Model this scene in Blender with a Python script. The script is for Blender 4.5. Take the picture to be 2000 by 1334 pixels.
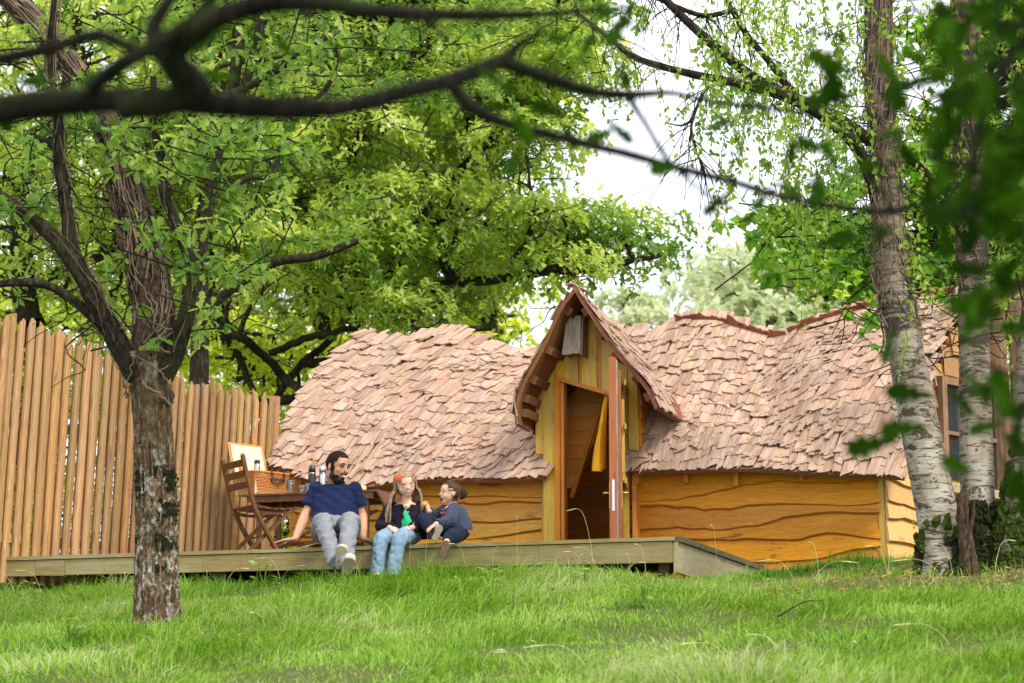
import bpy, math, random
import numpy as np
from mathutils import Vector, Matrix
random.seed(7); RNG = np.random.RandomState(11)
S = bpy.context.scene
for o in list(bpy.data.objects): bpy.data.objects.remove(o)
C = S.collection

# ------------------------------------------------------------------ camera
F = 4722.0                                   # 85 mm on a 36 mm wide sensor, in pixels of a 2000 px wide picture
TH = math.atan(833 / F); CT, ST = math.cos(TH), math.sin(TH); CZ = 1.6
cam = bpy.data.objects.new('camera', bpy.data.cameras.new('camera')); C.objects.link(cam)
cam.location = (0, 0, CZ); cam.rotation_euler = (math.pi/2 + TH, 0, 0)
cam.data.lens = 85.0; cam.data.sensor_width = 36.0; cam.data.clip_start = .1; cam.data.clip_end = 2000
cam.data.dof.use_dof = True; cam.data.dof.focus_distance = 17.8; cam.data.dof.aperture_fstop = 3.6
S.camera = cam
# ------------------------------------------------------------------ sky and sun
SUN_EL, SUN_AZ = math.radians(50), math.radians(138)     # compass azimuth clockwise from +Y (the way the camera looks)
W = bpy.data.worlds.new('World'); S.world = W; W.use_nodes = True
nt = W.node_tree; nt.nodes.clear()
sky = nt.nodes.new('ShaderNodeTexSky'); sky.sky_type = 'NISHITA'; sky.sun_disc = False
sky.sun_elevation = SUN_EL; sky.sun_rotation = SUN_AZ
b1 = nt.nodes.new('ShaderNodeBackground'); b1.inputs[1].default_value = .12; nt.links.new(sky.outputs[0], b1.inputs[0])
tc = nt.nodes.new('ShaderNodeTexCoord'); nz = nt.nodes.new('ShaderNodeTexNoise'); nz.inputs['Scale'].default_value = 2.2; nz.inputs['Detail'].default_value = 5
nt.links.new(tc.outputs['Generated'], nz.inputs['Vector'])
rp = nt.nodes.new('ShaderNodeValToRGB'); rp.color_ramp.elements[0].position = .3; rp.color_ramp.elements[0].color = (.86, .88, .95, 1)
rp.color_ramp.elements[1].position = .7; rp.color_ramp.elements[1].color = (1, 1, 1.0, 1); nt.links.new(nz.outputs[0], rp.inputs[0])
b2 = nt.nodes.new('ShaderNodeBackground'); b2.inputs[1].default_value = 1.0; nt.links.new(rp.outputs[0], b2.inputs[0])
mx = nt.nodes.new('ShaderNodeMixShader'); mx.inputs[0].default_value = .86
nt.links.new(b1.outputs[0], mx.inputs[1]); nt.links.new(b2.outputs[0], mx.inputs[2])
wo = nt.nodes.new('ShaderNodeOutputWorld'); nt.links.new(mx.outputs[0], wo.inputs[0])
sl = bpy.data.lights.new('sun', 'SUN'); sl.energy = 2.0; sl.angle = math.radians(12); sl.color = (1, .95, .86)
so = bpy.data.objects.new('sun', sl); C.objects.link(so)
sd = Vector((math.sin(SUN_AZ)*math.cos(SUN_EL), math.cos(SUN_AZ)*math.cos(SUN_EL), math.sin(SUN_EL)))
so.rotation_euler = sd.to_track_quat('Z', 'Y').to_euler(); so.location = (0, 0, 30)
S.view_settings.view_transform = 'Standard'; S.view_settings.look = 'None'; S.view_settings.gamma = 1
S.view_settings.exposure = 1.06; S.view_settings.use_curve_mapping = False
S.cycles.max_bounces = 7; S.cycles.diffuse_bounces = 4; S.cycles.transparent_max_bounces = 8; S.cycles.transmission_bounces = 5
S.cycles.use_denoising = True

# ------------------------------------------------------------------ places
def ray(px, py):
    cx = (px-1000)/F; cy = (667-py)/F
    return np.array([cx, CT-cy*ST, ST+cy*CT])
def at(px, py, Y):
    d = ray(px, py); p = d*Y/d[1]; p[2] += CZ; return p
K = np.array([1.12147791, 16.95296128]); AX = np.array([.94878778, -.31591414]); BX = np.array([.31591414, .94878778])
ROT = math.atan2(AX[1], AX[0])
def ht(px, py, t):                          # a point of the upright plane t metres behind the deck's front edge, in the deck's own frame
    d = ray(px, py); lam = (K@BX+t)/(d[:2]@BX); p = d*lam
    return np.array([(p[:2]-K)@AX, t, p[2]+CZ])
def wl(p): q = K + AX*p[0] + BX*p[1]; return np.array([q[0], q[1], p[2]])
def hw(px, py, t): return wl(ht(px, py, t))

# ------------------------------------------------------------------ noise
def _h(i, j, k, s):
    n = (i*374761393 + j*668265263 + k*1274126177 + s*974711) & 0x7fffffff
    n = ((n ^ (n >> 13))*1103515245) & 0x7fffffff
    return ((n ^ (n >> 16)) & 0xffff)/65535.0
def noise3(P, s=0):
    P = np.asarray(P, float); i = np.floor(P).astype(np.int64); f = P-i; f = f*f*(3-2*f)
    r = 0
    for a in (0, 1):
        for b in (0, 1):
            for c in (0, 1):
                w = (f[..., 0] if a else 1-f[..., 0])*(f[..., 1] if b else 1-f[..., 1])*(f[..., 2] if c else 1-f[..., 2])
                r = r + w*_h(i[..., 0]+a, i[..., 1]+b, i[..., 2]+c, s)
    return r*2-1
def fbm(P, s=0, o=3):
    P = np.asarray(P, float); r = 0; a = 1; t = 0
    for k in range(o): r = r + a*noise3(P*(2**k), s+k*17); t += a; a *= .5
    return r/t

# ------------------------------------------------------------------ materials
def mat(name): 
    m = bpy.data.materials.new(name); m.use_nodes = True; m.node_tree.nodes.clear(); return m
class N:
    def __init__(s, m): s.t = m.node_tree
    def n(s, ty, **k):
        x = s.t.nodes.new('ShaderNode'+ty)
        for a, v in k.items():
            if isinstance(a, str) and hasattr(x, a): setattr(x, a, v)
        return x
    def l(s, a, b): s.t.links.new(a, b)
    def noise(s, vec, scale, detail=4, rough=.55, dist=0):
        x = s.n('TexNoise'); x.inputs['Scale'].default_value = scale; x.inputs['Detail'].default_value = detail
        x.inputs['Roughness'].default_value = rough; x.inputs['Distortion'].default_value = dist
        if vec is not None: s.l(vec, x.inputs['Vector'])
        return x.outputs[0]
    def ramp(s, fac, stops):
        x = s.n('ValToRGB'); e = x.color_ramp.elements
        while len(e) < len(stops): e.new(.5)
        for q, (p, c) in zip(e, stops): q.position = p; q.color = (*c, 1) if len(c) == 3 else c
        s.l(fac, x.inputs[0]); return x.outputs[0]
    def mix(s, f, a, b, mode='MIX'):
        x = s.n('Mix', data_type='RGBA', blend_type=mode)
        for i, v in ((0, f), (6, a), (7, b)):
            if isinstance(v, (int, float)): x.inputs[i].default_value = v
            elif isinstance(v, tuple): x.inputs[i].default_value = (*v, 1)
            else: s.l(v, x.inputs[i])
        return x.outputs[2]
    def math(s, op, a, b=0, c=0):
        x = s.n('Math', operation=op)
        for i, v in enumerate((a, b, c)):
            if isinstance(v, (int, float)): x.inputs[i].default_value = v
            else: s.l(v, x.inputs[i])
        return x.outputs[0]
    def mapping(s, vec, scale=(1, 1, 1), loc=None):
        x = s.n('Mapping'); x.inputs['Scale'].default_value = scale; s.l(vec, x.inputs[0])
        if loc is not None: s.l(loc, x.inputs['Location'])
        return x.outputs[0]
    def bump(s, h, st=.3, d=.01):
        x = s.n('Bump'); x.inputs['Strength'].default_value = st; x.inputs['Distance'].default_value = d; s.l(h, x.inputs['Height']); return x.outputs[0]
    def out(s, col, rough=.6, bump=None, spec=.3, metal=0, trans=0, tcol=None, sheen=0):
        p = s.n('BsdfPrincipled')
        if isinstance(col, tuple): p.inputs['Base Color'].default_value = (*col, 1)
        else: s.l(col, p.inputs['Base Color'])
        if isinstance(rough, (int, float)): p.inputs['Roughness'].default_value = rough
        else: s.l(rough, p.inputs['Roughness'])
        p.inputs['Specular IOR Level'].default_value = spec; p.inputs['Metallic'].default_value = metal
        if sheen: p.inputs['Sheen Weight'].default_value = sheen
        if bump is not None: s.l(bump, p.inputs['Normal'])
        o = s.n('OutputMaterial'); r = p.outputs[0]
        if trans:
            t = s.n('BsdfTranslucent'); q = tcol if tcol is not None else col
            if isinstance(q, tuple): t.inputs[0].default_value = (*q, 1)
            else: s.l(q, t.inputs[0])
            mm = s.n('MixShader'); mm.inputs[0].default_value = trans; s.l(r, mm.inputs[1]); s.l(t.outputs[0], mm.inputs[2]); r = mm.outputs[0]
        s.l(r, o.inputs[0]); return p
def rnd_of(n):                               # per piece random: object random plus the 'rnd' attribute of joined pieces
    oi = n.n('ObjectInfo'); at_ = n.n('Attribute', attribute_name='rnd')
    return n.math('FRACT', n.math('ADD', oi.outputs['Random'], at_.outputs['Fac']))
def wood(name, dark, light, grain=(14, 14, 1.2), knots=.5, rough=.6, var=.35, bump=.25, grey=None, greyamt=.4, coord='Object', weather=None):
    m = mat(name); n = N(m); tc = n.n('TexCoord'); r = rnd_of(n)
    cb = n.n('CombineXYZ'); n.l(n.math('MULTIPLY', r, 31.7), cb.inputs[0]); n.l(n.math('MULTIPLY', r, 17.3), cb.inputs[1]); n.l(n.math('MULTIPLY', r, 53.1), cb.inputs[2])
    v = n.mapping(tc.outputs[coord], grain, cb.outputs[0])
    g = n.noise(v, 3.2, 5, .6, 1.6); g2 = n.noise(v, 11, 3, .7, .4)
    k = n.noise(n.mapping(tc.outputs[coord], tuple(max(.9, x*.22) for x in grain), cb.outputs[0]), 5, 2, .5)
    f = n.math('ADD', n.math('MULTIPLY', g, .7), n.math('MULTIPLY', g2, .3))
    col = n.ramp(f, [(.32, dark), (.5, tuple((a+b)/2 for a, b in zip(dark, light))), (.66, light)])
    kn = n.ramp(k, [(.27, (1, 1, 1)), (.35, (0, 0, 0))]); 
    col = n.mix(n.math('MULTIPLY', kn, knots), col, tuple(x*.35 for x in dark))
    hv = n.n('HueSaturation'); n.l(col, hv.inputs['Color'])
    n.l(n.math('ADD', n.math('MULTIPLY', r, var), 1-var/2), hv.inputs['Value'])
    n.l(n.math('ADD', n.math('MULTIPLY', n.math('FRACT', n.math('MULTIPLY', r, 7.3)), .016), .495), hv.inputs['Hue']); 
    n.l(n.math('ADD', n.math('MULTIPLY', n.math('FRACT', n.math('MULTIPLY', r, 3.1)), .06), .965), hv.inputs['Saturation']); col = hv.outputs[0]
    if grey:
        w = n.noise(n.mapping(tc.outputs[coord], tuple(x*.3 for x in grain), cb.outputs[0]), 2.5, 4, .65)
        col = n.mix(n.math('MULTIPLY', n.ramp(w, [(.42, (0, 0, 0)), (.62, (1, 1, 1))]), greyamt), col, grey)
    n.out(col, rough, n.bump(f, bump, .006), .25); return m
def plain(name, c, rough=.5, spec=.4, metal=0, var=.12, scale=25, bump=.1, bd=.002, trans=0, sheen=0):
    m = mat(name); n = N(m); tc = n.n('TexCoord'); f = n.noise(tc.outputs['Object'], scale, 4)
    col = n.ramp(f, [(.3, tuple(x*(1-var) for x in c)), (.7, tuple(min(1, x*(1+var)) for x in c))])
    n.out(col, rough, n.bump(f, bump, bd), spec, metal, trans, None, sheen); return m
def leafmat(name, stops, trans=.4, rough=.42, spec=.5, clump=None, tboost=1.9):
    m = mat(name); n = N(m); a = n.n('Attribute', attribute_name='rnd'); tc = n.n('TexCoord')
    big = n.noise(tc.outputs['Object'], clump or .9, 3)
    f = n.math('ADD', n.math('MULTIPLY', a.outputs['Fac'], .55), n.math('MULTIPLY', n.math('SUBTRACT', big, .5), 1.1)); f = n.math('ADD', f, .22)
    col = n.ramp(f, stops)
    hv = n.n('HueSaturation'); hv.inputs['Value'].default_value = tboost; hv.inputs['Hue'].default_value = .485; n.l(col, hv.inputs['Color'])
    n.out(col, rough, None, spec, 0, trans, hv.outputs[0]); return m

M = {}
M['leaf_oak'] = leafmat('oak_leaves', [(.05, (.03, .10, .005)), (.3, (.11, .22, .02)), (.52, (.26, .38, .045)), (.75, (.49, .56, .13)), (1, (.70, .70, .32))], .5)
M['leaf_far'] = leafmat('far_leaves', [(.05, (.16, .26, .012)), (.5, (.34, .44, .02)), (.9, (.6, .62, .05))], .55, clump=.5)  # lighter yellow green: sunlight on the wood behind put into the leaf colour
M['leaf_hazed'] = leafmat('hazed_leaves', [(.1, (.42, .50, .26)), (.6, (.56, .62, .36)), (1, (.66, .68, .46))], .45, .6, clump=.5, tboost=1.2)  # distance haze put into the leaf colour
M['leaf_near'] = leafmat('near_oak_leaves', [(.05, (.03, .10, .008)), (.5, (.12, .235, .025)), (.9, (.34, .44, .08))], .5, .38, .5, clump=2)
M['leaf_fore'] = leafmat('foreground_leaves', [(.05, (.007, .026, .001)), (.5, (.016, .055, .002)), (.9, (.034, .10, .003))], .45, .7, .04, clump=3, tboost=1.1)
M['leaf_birch'] = leafmat('birch_leaves', [(.05, (.07, .16, .012)), (.5, (.16, .29, .02)), (.9, (.36, .44, .05))], .5, .4, .5, clump=1.5)
M['leaf_maple'] = leafmat('maple_leaves', [(.05, (.04, .15, .008)), (.5, (.11, .28, .015)), (.85, (.22, .40, .03)), (1, (.32, .46, .05))], .5, .42, .5, clump=1.2)
M['leaf_fallen'] = plain('fallen_leaves', (.34, .17, .06), .8, .2, var=.5, scale=7)

def grassmat():
    m = mat('grass_blades'); n = N(m); a = n.n('Attribute', attribute_name='rnd'); tc = n.n('TexCoord')
    big = n.noise(tc.outputs['Object'], .8, 4); f = n.math('ADD', n.math('MULTIPLY', a.outputs['Fac'], .55), n.math('MULTIPLY', n.math('SUBTRACT', big, .5), 1.2)); f = n.math('ADD', f, .24)
    col = n.ramp(f, [(.05, (.018, .07, .003)), (.28, (.075, .20, .006)), (.5, (.16, .33, .012)), (.68, (.27, .43, .035)), (.84, (.42, .53, .15)), (1, (.62, .60, .36))])
    n.out(col, .5, None, .25, 0, .42, None); return m
M['grass'] = grassmat()
def soilmat():
    m = mat('ground_soil'); n = N(m); tc = n.n('TexCoord'); f = n.noise(tc.outputs['Object'], 1.3, 8, .65); g = n.noise(tc.outputs['Object'], 22, 5)
    col = n.mix(n.ramp(f, [(.4, (0, 0, 0)), (.6, (1, 1, 1))]), (.045, .10, .012), (.09, .075, .03)); col = n.mix(.5, col, n.ramp(g, [(.3, (.03, .05, .01)), (.7, (.12, .13, .04))]))
    vm = n.n('VectorMath', operation='DISTANCE'); n.l(n.mapping(tc.outputs['Object'], (1, 1.9, 0)), vm.inputs[0]); vm.inputs[1].default_value = (2.75, 16.0*1.9, 0)
    wd = n.ramp(n.math('ADD', n.math('MULTIPLY', vm.outputs['Value'], .4), n.math('MULTIPLY', f, .35)), [(.45, (1, 1, 1)), (.8, (0, 0, 0))]); col = n.mix(wd, col, n.ramp(g, [(.3, (.07, .045, .02)), (.7, (.24, .16, .09))]))
    n.out(col, .95, n.bump(g, .6, .03), .1); return m
M['soil'] = soilmat()
M['larch'] = wood('larch_palings', (.24, .11, .032), (.50, .28, .11), (16, 16, 1.1), .6, .62, .6, .35, (.36, .26, .18), .35)
M['golden'] = wood('golden_cladding', (.41, .13, .004), (.70, .275, .012), (1.3, 10, 13), .75, .42, .25, .22)
M['golden_v'] = wood('golden_boards', (.48, .25, .02), (.70, .43, .065), (13, 10, 1.3), .5, .45, .3, .22, (.30, .25, .10), .5)
M['edge'] = wood('waney_edge', (.28, .085, .007), (.48, .17, .018), (2, 14, 20), .2, .6, .2, .5)
M['golden_light'] = wood('light_golden_cladding', (.50, .20, .014), (.74, .37, .05), (1.3, 10, 13), .6, .45, .2, .22)
M['orange'] = wood('orange_frame', (.48, .13, .008), (.64, .22, .02), (16, 16, 1.1), .25, .35, .12, .12)
M['redwood'] = wood('red_door_edge', (.26, .075, .018), (.42, .15, .04), (16, 16, 1.1), .3, .4, .12, .15)
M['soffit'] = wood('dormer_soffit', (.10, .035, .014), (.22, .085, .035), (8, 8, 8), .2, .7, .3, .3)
M['innerwood'] = wood('inner_boards', (.52, .19, .022), (.72, .31, .05), (1.5, 9, 10), .6, .5, .3, .2)
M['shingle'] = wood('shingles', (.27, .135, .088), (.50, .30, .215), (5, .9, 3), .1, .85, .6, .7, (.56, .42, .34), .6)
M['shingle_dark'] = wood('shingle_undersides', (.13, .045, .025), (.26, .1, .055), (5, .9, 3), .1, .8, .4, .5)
M['deckwood'] = wood('deck_boards', (.17, .13, .04), (.33, .26, .10), (1.1, 9, 12), .25, .75, .15, .3, (.36, .32, .2), .4)
M['deckgrey'] = wood('deck_side', (.30, .24, .13), (.46, .39, .25), (1.1, 2, 12), .25, .8, .15, .3)
M['deckdark'] = wood('deck_top', (.07, .055, .03), (.16, .13, .08), (9, 1.1, 9), .2, .85, .2, .3)
M['darkwood'] = wood('stained_furniture', (.075, .028, .010), (.18, .075, .028), (2.5, 2.5, 2.5), .1, .35, .3, .15)
M['weathered'] = wood('weathered_wood', (.20, .15, .10), (.48, .42, .34), (16, 16, 1), .2, .85, .2, .5)
M['postwood'] = wood('post_wood', (.16, .09, .05), (.34, .2, .12), (14, 14, 1), .2, .8, .2, .3)
def barkmat(name, base, hi, moss=None, zs=3.0, mossamt=.5, lichen=None):
    m = mat(name); n = N(m); tc = n.n('TexCoord'); v = n.mapping(tc.outputs['Object'], (zs*3, zs*3, zs*1.1))
    f = n.noise(v, 4, 8, .7, .6); g = n.noise(tc.outputs['Object'], 40, 3)
    col = n.ramp(f, [(.36, tuple(x*.35 for x in base)), (.5, base), (.68, hi)])
    if lichen:
        li = n.noise(n.mapping(tc.outputs['Object'], (1, 1, .8)), 17, 8, .8); gate = n.noise(tc.outputs['Object'], 1.6, 3)
        k = n.math('MULTIPLY', n.ramp(li, [(.52, (0, 0, 0)), (.58, (1, 1, 1))]), n.ramp(gate, [(.36, (0, 0, 0)), (.6, (1, 1, 1))])); col = n.mix(n.math('MULTIPLY', k, .8), col, lichen)
    if moss:
        w = n.noise(tc.outputs['Object'], 3, 5, .6); geo = n.n('NewGeometry')
        col = n.mix(n.math('MULTIPLY', n.ramp(w, [(.5, (0, 0, 0)), (.64, (1, 1, 1))]), mossamt), col, moss)
    n.out(col, .9, n.bump(n.math('ADD', f, n.math('MULTIPLY', g, .2)), .8, .025), .15); return m
M['bark'] = barkmat('oak_bark', (.085, .052, .028), (.29, .195, .12), (.06, .08, .015), 3.2, .15, (.52, .53, .45))
M['bark_dark'] = barkmat('limb_bark', (.022, .017, .010), (.075, .062, .04), (.03, .045, .008), 3, .45)
M['bark_red'] = barkmat('ivy_clad_bark', (.06, .038, .024), (.17, .115, .075), None, 4)
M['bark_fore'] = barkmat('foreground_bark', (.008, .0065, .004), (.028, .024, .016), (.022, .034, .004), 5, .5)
M['vine'] = plain('ivy_stems', (.16, .115, .08), .85, .2, var=.4, scale=12)
M['moss'] = plain('moss', (.035, .05, .008), .95, .1, var=.6, scale=30, bump=.8, bd=.02)
M['moss_dark'] = plain('dark_moss', (.018, .019, .008), .95, .1, var=.6, scale=40, bump=.8, bd=.02)
def birchmat():
    m = mat('birch_bark'); n = N(m); tc = n.n('TexCoord')
    st = n.noise(n.mapping(tc.outputs['Object'], (5, 5, 34)), 1.6, 6, .75, .6); bl = n.noise(n.mapping(tc.outputs['Object'], (2, 2, 4.5)), 1.6, 6, .7, 1.0)
    big = n.noise(tc.outputs['Object'], 4, 4)
    col = n.ramp(big, [(.3, (.17, .14, .09)), (.55, (.37, .33, .26)), (.8, (.52, .48, .41))])
    sx = n.n('SeparateXYZ'); n.l(tc.outputs['Object'], sx.inputs[0])
    up = n.math('MULTIPLY', n.math('SUBTRACT', sx.outputs[2], .3), .36)      # the bark is browner and rougher higher up the stem
    upc = n.n('Clamp'); n.l(up, upc.inputs[0])
    col = n.mix(upc.outputs[0], col, (.17, .115, .07))
    k = n.math('ADD', n.ramp(st, [(.53, (0, 0, 0)), (.60, (1, 1, 1))]), n.ramp(n.math('ADD', bl, n.math('MULTIPLY', upc.outputs[0], .06)), [(.56, (0, 0, 0)), (.60, (1, 1, 1))]))
    kc = n.n('Clamp'); n.l(k, kc.inputs[0]); col = n.mix(n.math('MULTIPLY', kc.outputs[0], .92), col, (.035, .028, .02))
    n.out(col, .75, n.bump(n.math('SUBTRACT', 1, kc.outputs[0]), .6, .01), .2); return m
M['birch'] = birchmat()
M['skin_man'] = plain('man_skin', (.46, .235, .135), .5, .4, var=.08, scale=30, bump=.05)
M['skin_girl'] = plain('girl_skin', (.70, .42, .30), .5, .4, var=.05, scale=30, bump=.05)
M['skin_tod'] = plain('toddler_skin', (.66, .38, .26), .5, .4, var=.05, scale=30, bump=.05)
def cloth(name, c, var=.15, scale=9, fine=260, st=.3, rough=.9, sheen=0):
    m = mat(name); n = N(m); tc = n.n('TexCoord'); f = n.noise(tc.outputs['Object'], scale, 5, .6); g = n.noise(tc.outputs['Object'], fine, 2)
    col = n.ramp(f, [(.3, tuple(x*(1-var) for x in c)), (.7, tuple(min(1, x*(1+var)) for x in c))])
    n.out(col, rough, n.bump(n.math('ADD', f, n.math('MULTIPLY', g, .3)), st, .006), .2, 0, 0, None, sheen); return m
M['tee'] = cloth('navy_cotton', (.006, .013, .052), .25)
M['grey_trousers'] = cloth('grey_cotton', (.20, .205, .225), .14)
M['jeans'] = cloth('light_denim', (.20, .30, .40), .2, 14)
M['cardigan'] = cloth('dark_cardigan', (.012, .008, .016), .3, 9, 90, .5)
M['green'] = cloth('green_top', (.03, .42, .2), .1)
M['navy_leg'] = cloth('navy_leggings', (.012, .018, .038), .2)
def knit():
    m = mat('navy_cable_knit'); n = N(m); tc = n.n('TexCoord')
    w = n.n('TexWave', wave_type='BANDS', bands_direction='DIAGONAL'); w.inputs['Scale'].default_value = 22; w.inputs['Distortion'].default_value = 1.5; w.inputs['Detail'].default_value = 1; n.l(tc.outputs['Object'], w.inputs[0])
    v = n.n('TexVoronoi'); v.inputs['Scale'].default_value = 75; n.l(tc.outputs['Object'], v.inputs[0])
    h = n.math('ADD', w.outputs['Fac'], n.math('MULTIPLY', v.outputs[0], .6))
    col = n.ramp(h, [(.2, (.008, .013, .035)), (1.1, (.04, .06, .14))]); n.out(col, .9, n.bump(h, .9, .012), .15, 0, 0, None, .2); return m
M['knit'] = knit()
M['hair_dark'] = plain('short_dark_hair', (.016, .010, .008), .75, .08, var=.5, scale=90, bump=.9, bd=.004)
M['beard'] = plain('beard', (.022, .013, .009), .7, .3, var=.5, scale=120, bump=.9, bd=.004)
M['hair_blonde'] = plain('blonde_hair', (.27, .175, .095), .5, .45, var=.5, scale=60, bump=.5)
M['hair_brown'] = plain('brown_hair', (.085, .043, .022), .6, .15, var=.5, scale=60, bump=.5)
M['white'] = plain('white', (.8, .8, .78), .4, .4, var=.03); M['eyedark'] = plain('eye_dark', (.015, .01, .008), .25, .6, var=.1)
M['lip'] = plain('lips', (.45, .16, .13), .5, .4, var=.1); M['mouth'] = plain('mouth_inside', (.06, .012, .012), .6, .3, var=.1)
M['red'] = plain('red_thread', (.65, .05, .04), .7, .3); M['flower'] = plain('orange_flower', (.85, .13, .04), .7, .3, var=.2, trans=.2)
M['sole'] = plain('shoe_sole', (.38, .34, .25), .8, .3, var=.15, scale=50, bump=.5); M['sole_d'] = plain('dark_sole', (.17, .12, .075), .8, .3, var=.2, scale=50, bump=.5)
M['shoe'] = cloth('canvas_shoe', (.42, .42, .38)); M['shoe_d'] = cloth('dark_shoe', (.05, .04, .035))
M['wicker'] = wood('wicker', (.36, .12, .025), (.62, .27, .075), (20, 20, 20), .1, .5, .5, .2)
M['lining'] = cloth('cream_lining', (.78, .66, .40), .05); M['leather'] = plain('leather', (.07, .022, .012), .4, .5, var=.3)
M['metal'] = plain('steel', (.55, .56, .58), .3, .6, 1, .05); M['black'] = plain('black_enamel', (.012, .013, .018), .35, .5, var=.1)
M['brass'] = plain('brass', (.72, .45, .12), .3, .6, 1, .08); M['mustard'] = cloth('mustard_cloth', (.72, .36, .02), .12, 12)
M['cream'] = plain('cream', (.75, .6, .25), .6, .3); M['blue'] = plain('pale_blue_print', (.3, .42, .75), .6, .3)
M['food'] = plain('biscuit', (.7, .3, .1), .7, .3, var=.4)
def glassm():
    m = mat('clear_glass'); n = N(m); g = n.n('BsdfPrincipled'); g.inputs['Base Color'].default_value = (.93, .96, .95, 1); g.inputs['Roughness'].default_value = .03
    g.inputs['Transmission Weight'].default_value = .95; g.inputs['IOR'].default_value = 1.4; o = n.n('OutputMaterial'); n.l(g.outputs[0], o.inputs[0]); return m
M['glass'] = glassm()
M['winglass'] = plain('window_glass', (.03, .035, .035), .08, .8, var=.2)

# ------------------------------------------------------------------ mesh helpers
def mesh_np(name, V, Fc, smooth=False, rnd=None):
    V = np.ascontiguousarray(V, dtype=np.float32); Fc = np.ascontiguousarray(Fc, dtype=np.int32); me = bpy.data.meshes.new(name)
    me.vertices.add(len(V)); me.vertices.foreach_set('co', V.ravel()); k = Fc.shape[1]
    me.loops.add(Fc.size); me.loops.foreach_set('vertex_index', Fc.ravel())
    me.polygons.add(len(Fc)); me.polygons.foreach_set('loop_start', np.arange(0, Fc.size, k, dtype=np.int32))
    try: me.polygons.foreach_set('loop_total', np.full(len(Fc), k, dtype=np.int32))
    except Exception: pass
    me.update(calc_edges=True)
    me.polygons.foreach_set('use_smooth', np.full(len(Fc), smooth, dtype=bool))
    if rnd is not None:
        a = me.attributes.new('rnd', 'FLOAT', 'POINT'); a.data.foreach_set('value', np.ascontiguousarray(rnd, dtype=np.float32))
    return me
def link(name, me, m=None, parent=None, **props):
    o = bpy.data.objects.new(name, me); C.objects.link(o)
    if parent is not None: o.parent = parent
    if m is not None and not me.materials: me.materials.append(M[m] if isinstance(m, str) else m)
    for k, v in props.items(): o[k] = v
    return o
class MB:                                    # collects shapes into one mesh
    def __init__(s): s.v = []; s.f = []; s.n = 0; s.r = []
    def add(s, V, Fs, r=None):
        V = [tuple(float(c) for c in p) for p in V]; s.v += V; s.f += [tuple(int(i)+s.n for i in f) for f in Fs]; s.n += len(V); s.r += [random.random() if r is None else r]*len(V)
    def box(s, lo, hi, r=None):
        x0, y0, z0 = lo; x1, y1, z1 = hi
        s.add([(x0,y0,z0),(x1,y0,z0),(x1,y1,z0),(x0,y1,z0),(x0,y0,z1),(x1,y0,z1),(x1,y1,z1),(x0,y1,z1)],
              [(0,3,2,1),(4,5,6,7),(0,1,5,4),(1,2,6,5),(2,3,7,6),(3,0,4,7)], r)
    def beam(s, pts, w, h, up=(0, 0, 1), r=None):
        P = [np.array(p, float) for p in pts]; V = []; Fs = []; up = np.array(up, float)
        for i, p in enumerate(P):
            d = P[min(i+1, len(P)-1)]-P[max(i-1, 0)]; d /= np.linalg.norm(d); x = np.cross(d, up); x /= np.linalg.norm(x); y = np.cross(x, d)
            for a, b in ((-1, -1), (1, -1), (1, 1), (-1, 1)): V.append(p+x*a*w/2+y*b*h/2)
        for i in range(len(P)-1):
            for k in range(4): a = i*4+k; b = i*4+(k+1) % 4; Fs.append((a, b, b+4, a+4))
        Fs += [(3, 2, 1, 0), tuple(len(V)-4+k for k in range(4))]; s.add(V, Fs, r)
    def tube(s, pts, rad, n=6, r=None, cap=True):
        V, Fs = tube_vf(pts, rad, n); Fs = [tuple(f) for f in Fs]
        if cap: L = len(V); Fs += [tuple(range(n-1, -1, -1)), tuple(range(L-n, L))]
        s.add(V, Fs, r)
    def ell(s, c, rad, R=None, nu=12, nv=8, r=None):
        V, Fs = ell_vf(c, rad, R, nu, nv); s.add(V, Fs, r)
    def lathe(s, c, prof, n=20, r=None):
        V = []; Fs = []
        for (q, z) in prof:
            for k in range(n): a = 2*math.pi*k/n; V.append((c[0]+q*math.cos(a), c[1]+q*math.sin(a), c[2]+z))
        for i in range(len(prof)-1):
            for k in range(n): a = i*n+k; b = i*n+(k+1) % n; Fs.append((a, b, b+n, a+n))
        Fs += [tuple(range(n-1, -1, -1)), tuple(range(len(V)-n, len(V)))]; s.add(V, Fs, r)
    def mesh(s, name, smooth=False):
        me = bpy.data.meshes.new(name); me.from_pydata(s.v, [], s.f); me.update()
        a = me.attributes.new('rnd', 'FLOAT', 'POINT'); a.data.foreach_set('value', np.array(s.r, dtype=np.float32))
        if smooth: me.polygons.foreach_set('use_smooth', np.ones(len(me.polygons), bool))
        return me
    def build(s, name, m, parent=None, smooth=False, **props): return link(name, s.mesh(name, smooth), m, parent, **props)
def frames(P):
    d = np.gradient(P, axis=0); d /= np.linalg.norm(d, axis=1)[:, None]+1e-12; X = np.zeros_like(P); Y = np.zeros_like(P)
    u = np.array([0, 0, 1.]) if abs(d[0][2]) < .9 else np.array([0, 1., 0]); x = np.cross(d[0], u); x /= np.linalg.norm(x)
    for i in range(len(P)): x = x-d[i]*(x@d[i]); x /= np.linalg.norm(x)+1e-12; X[i] = x; Y[i] = np.cross(d[i], x)
    return d, X, Y
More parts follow.
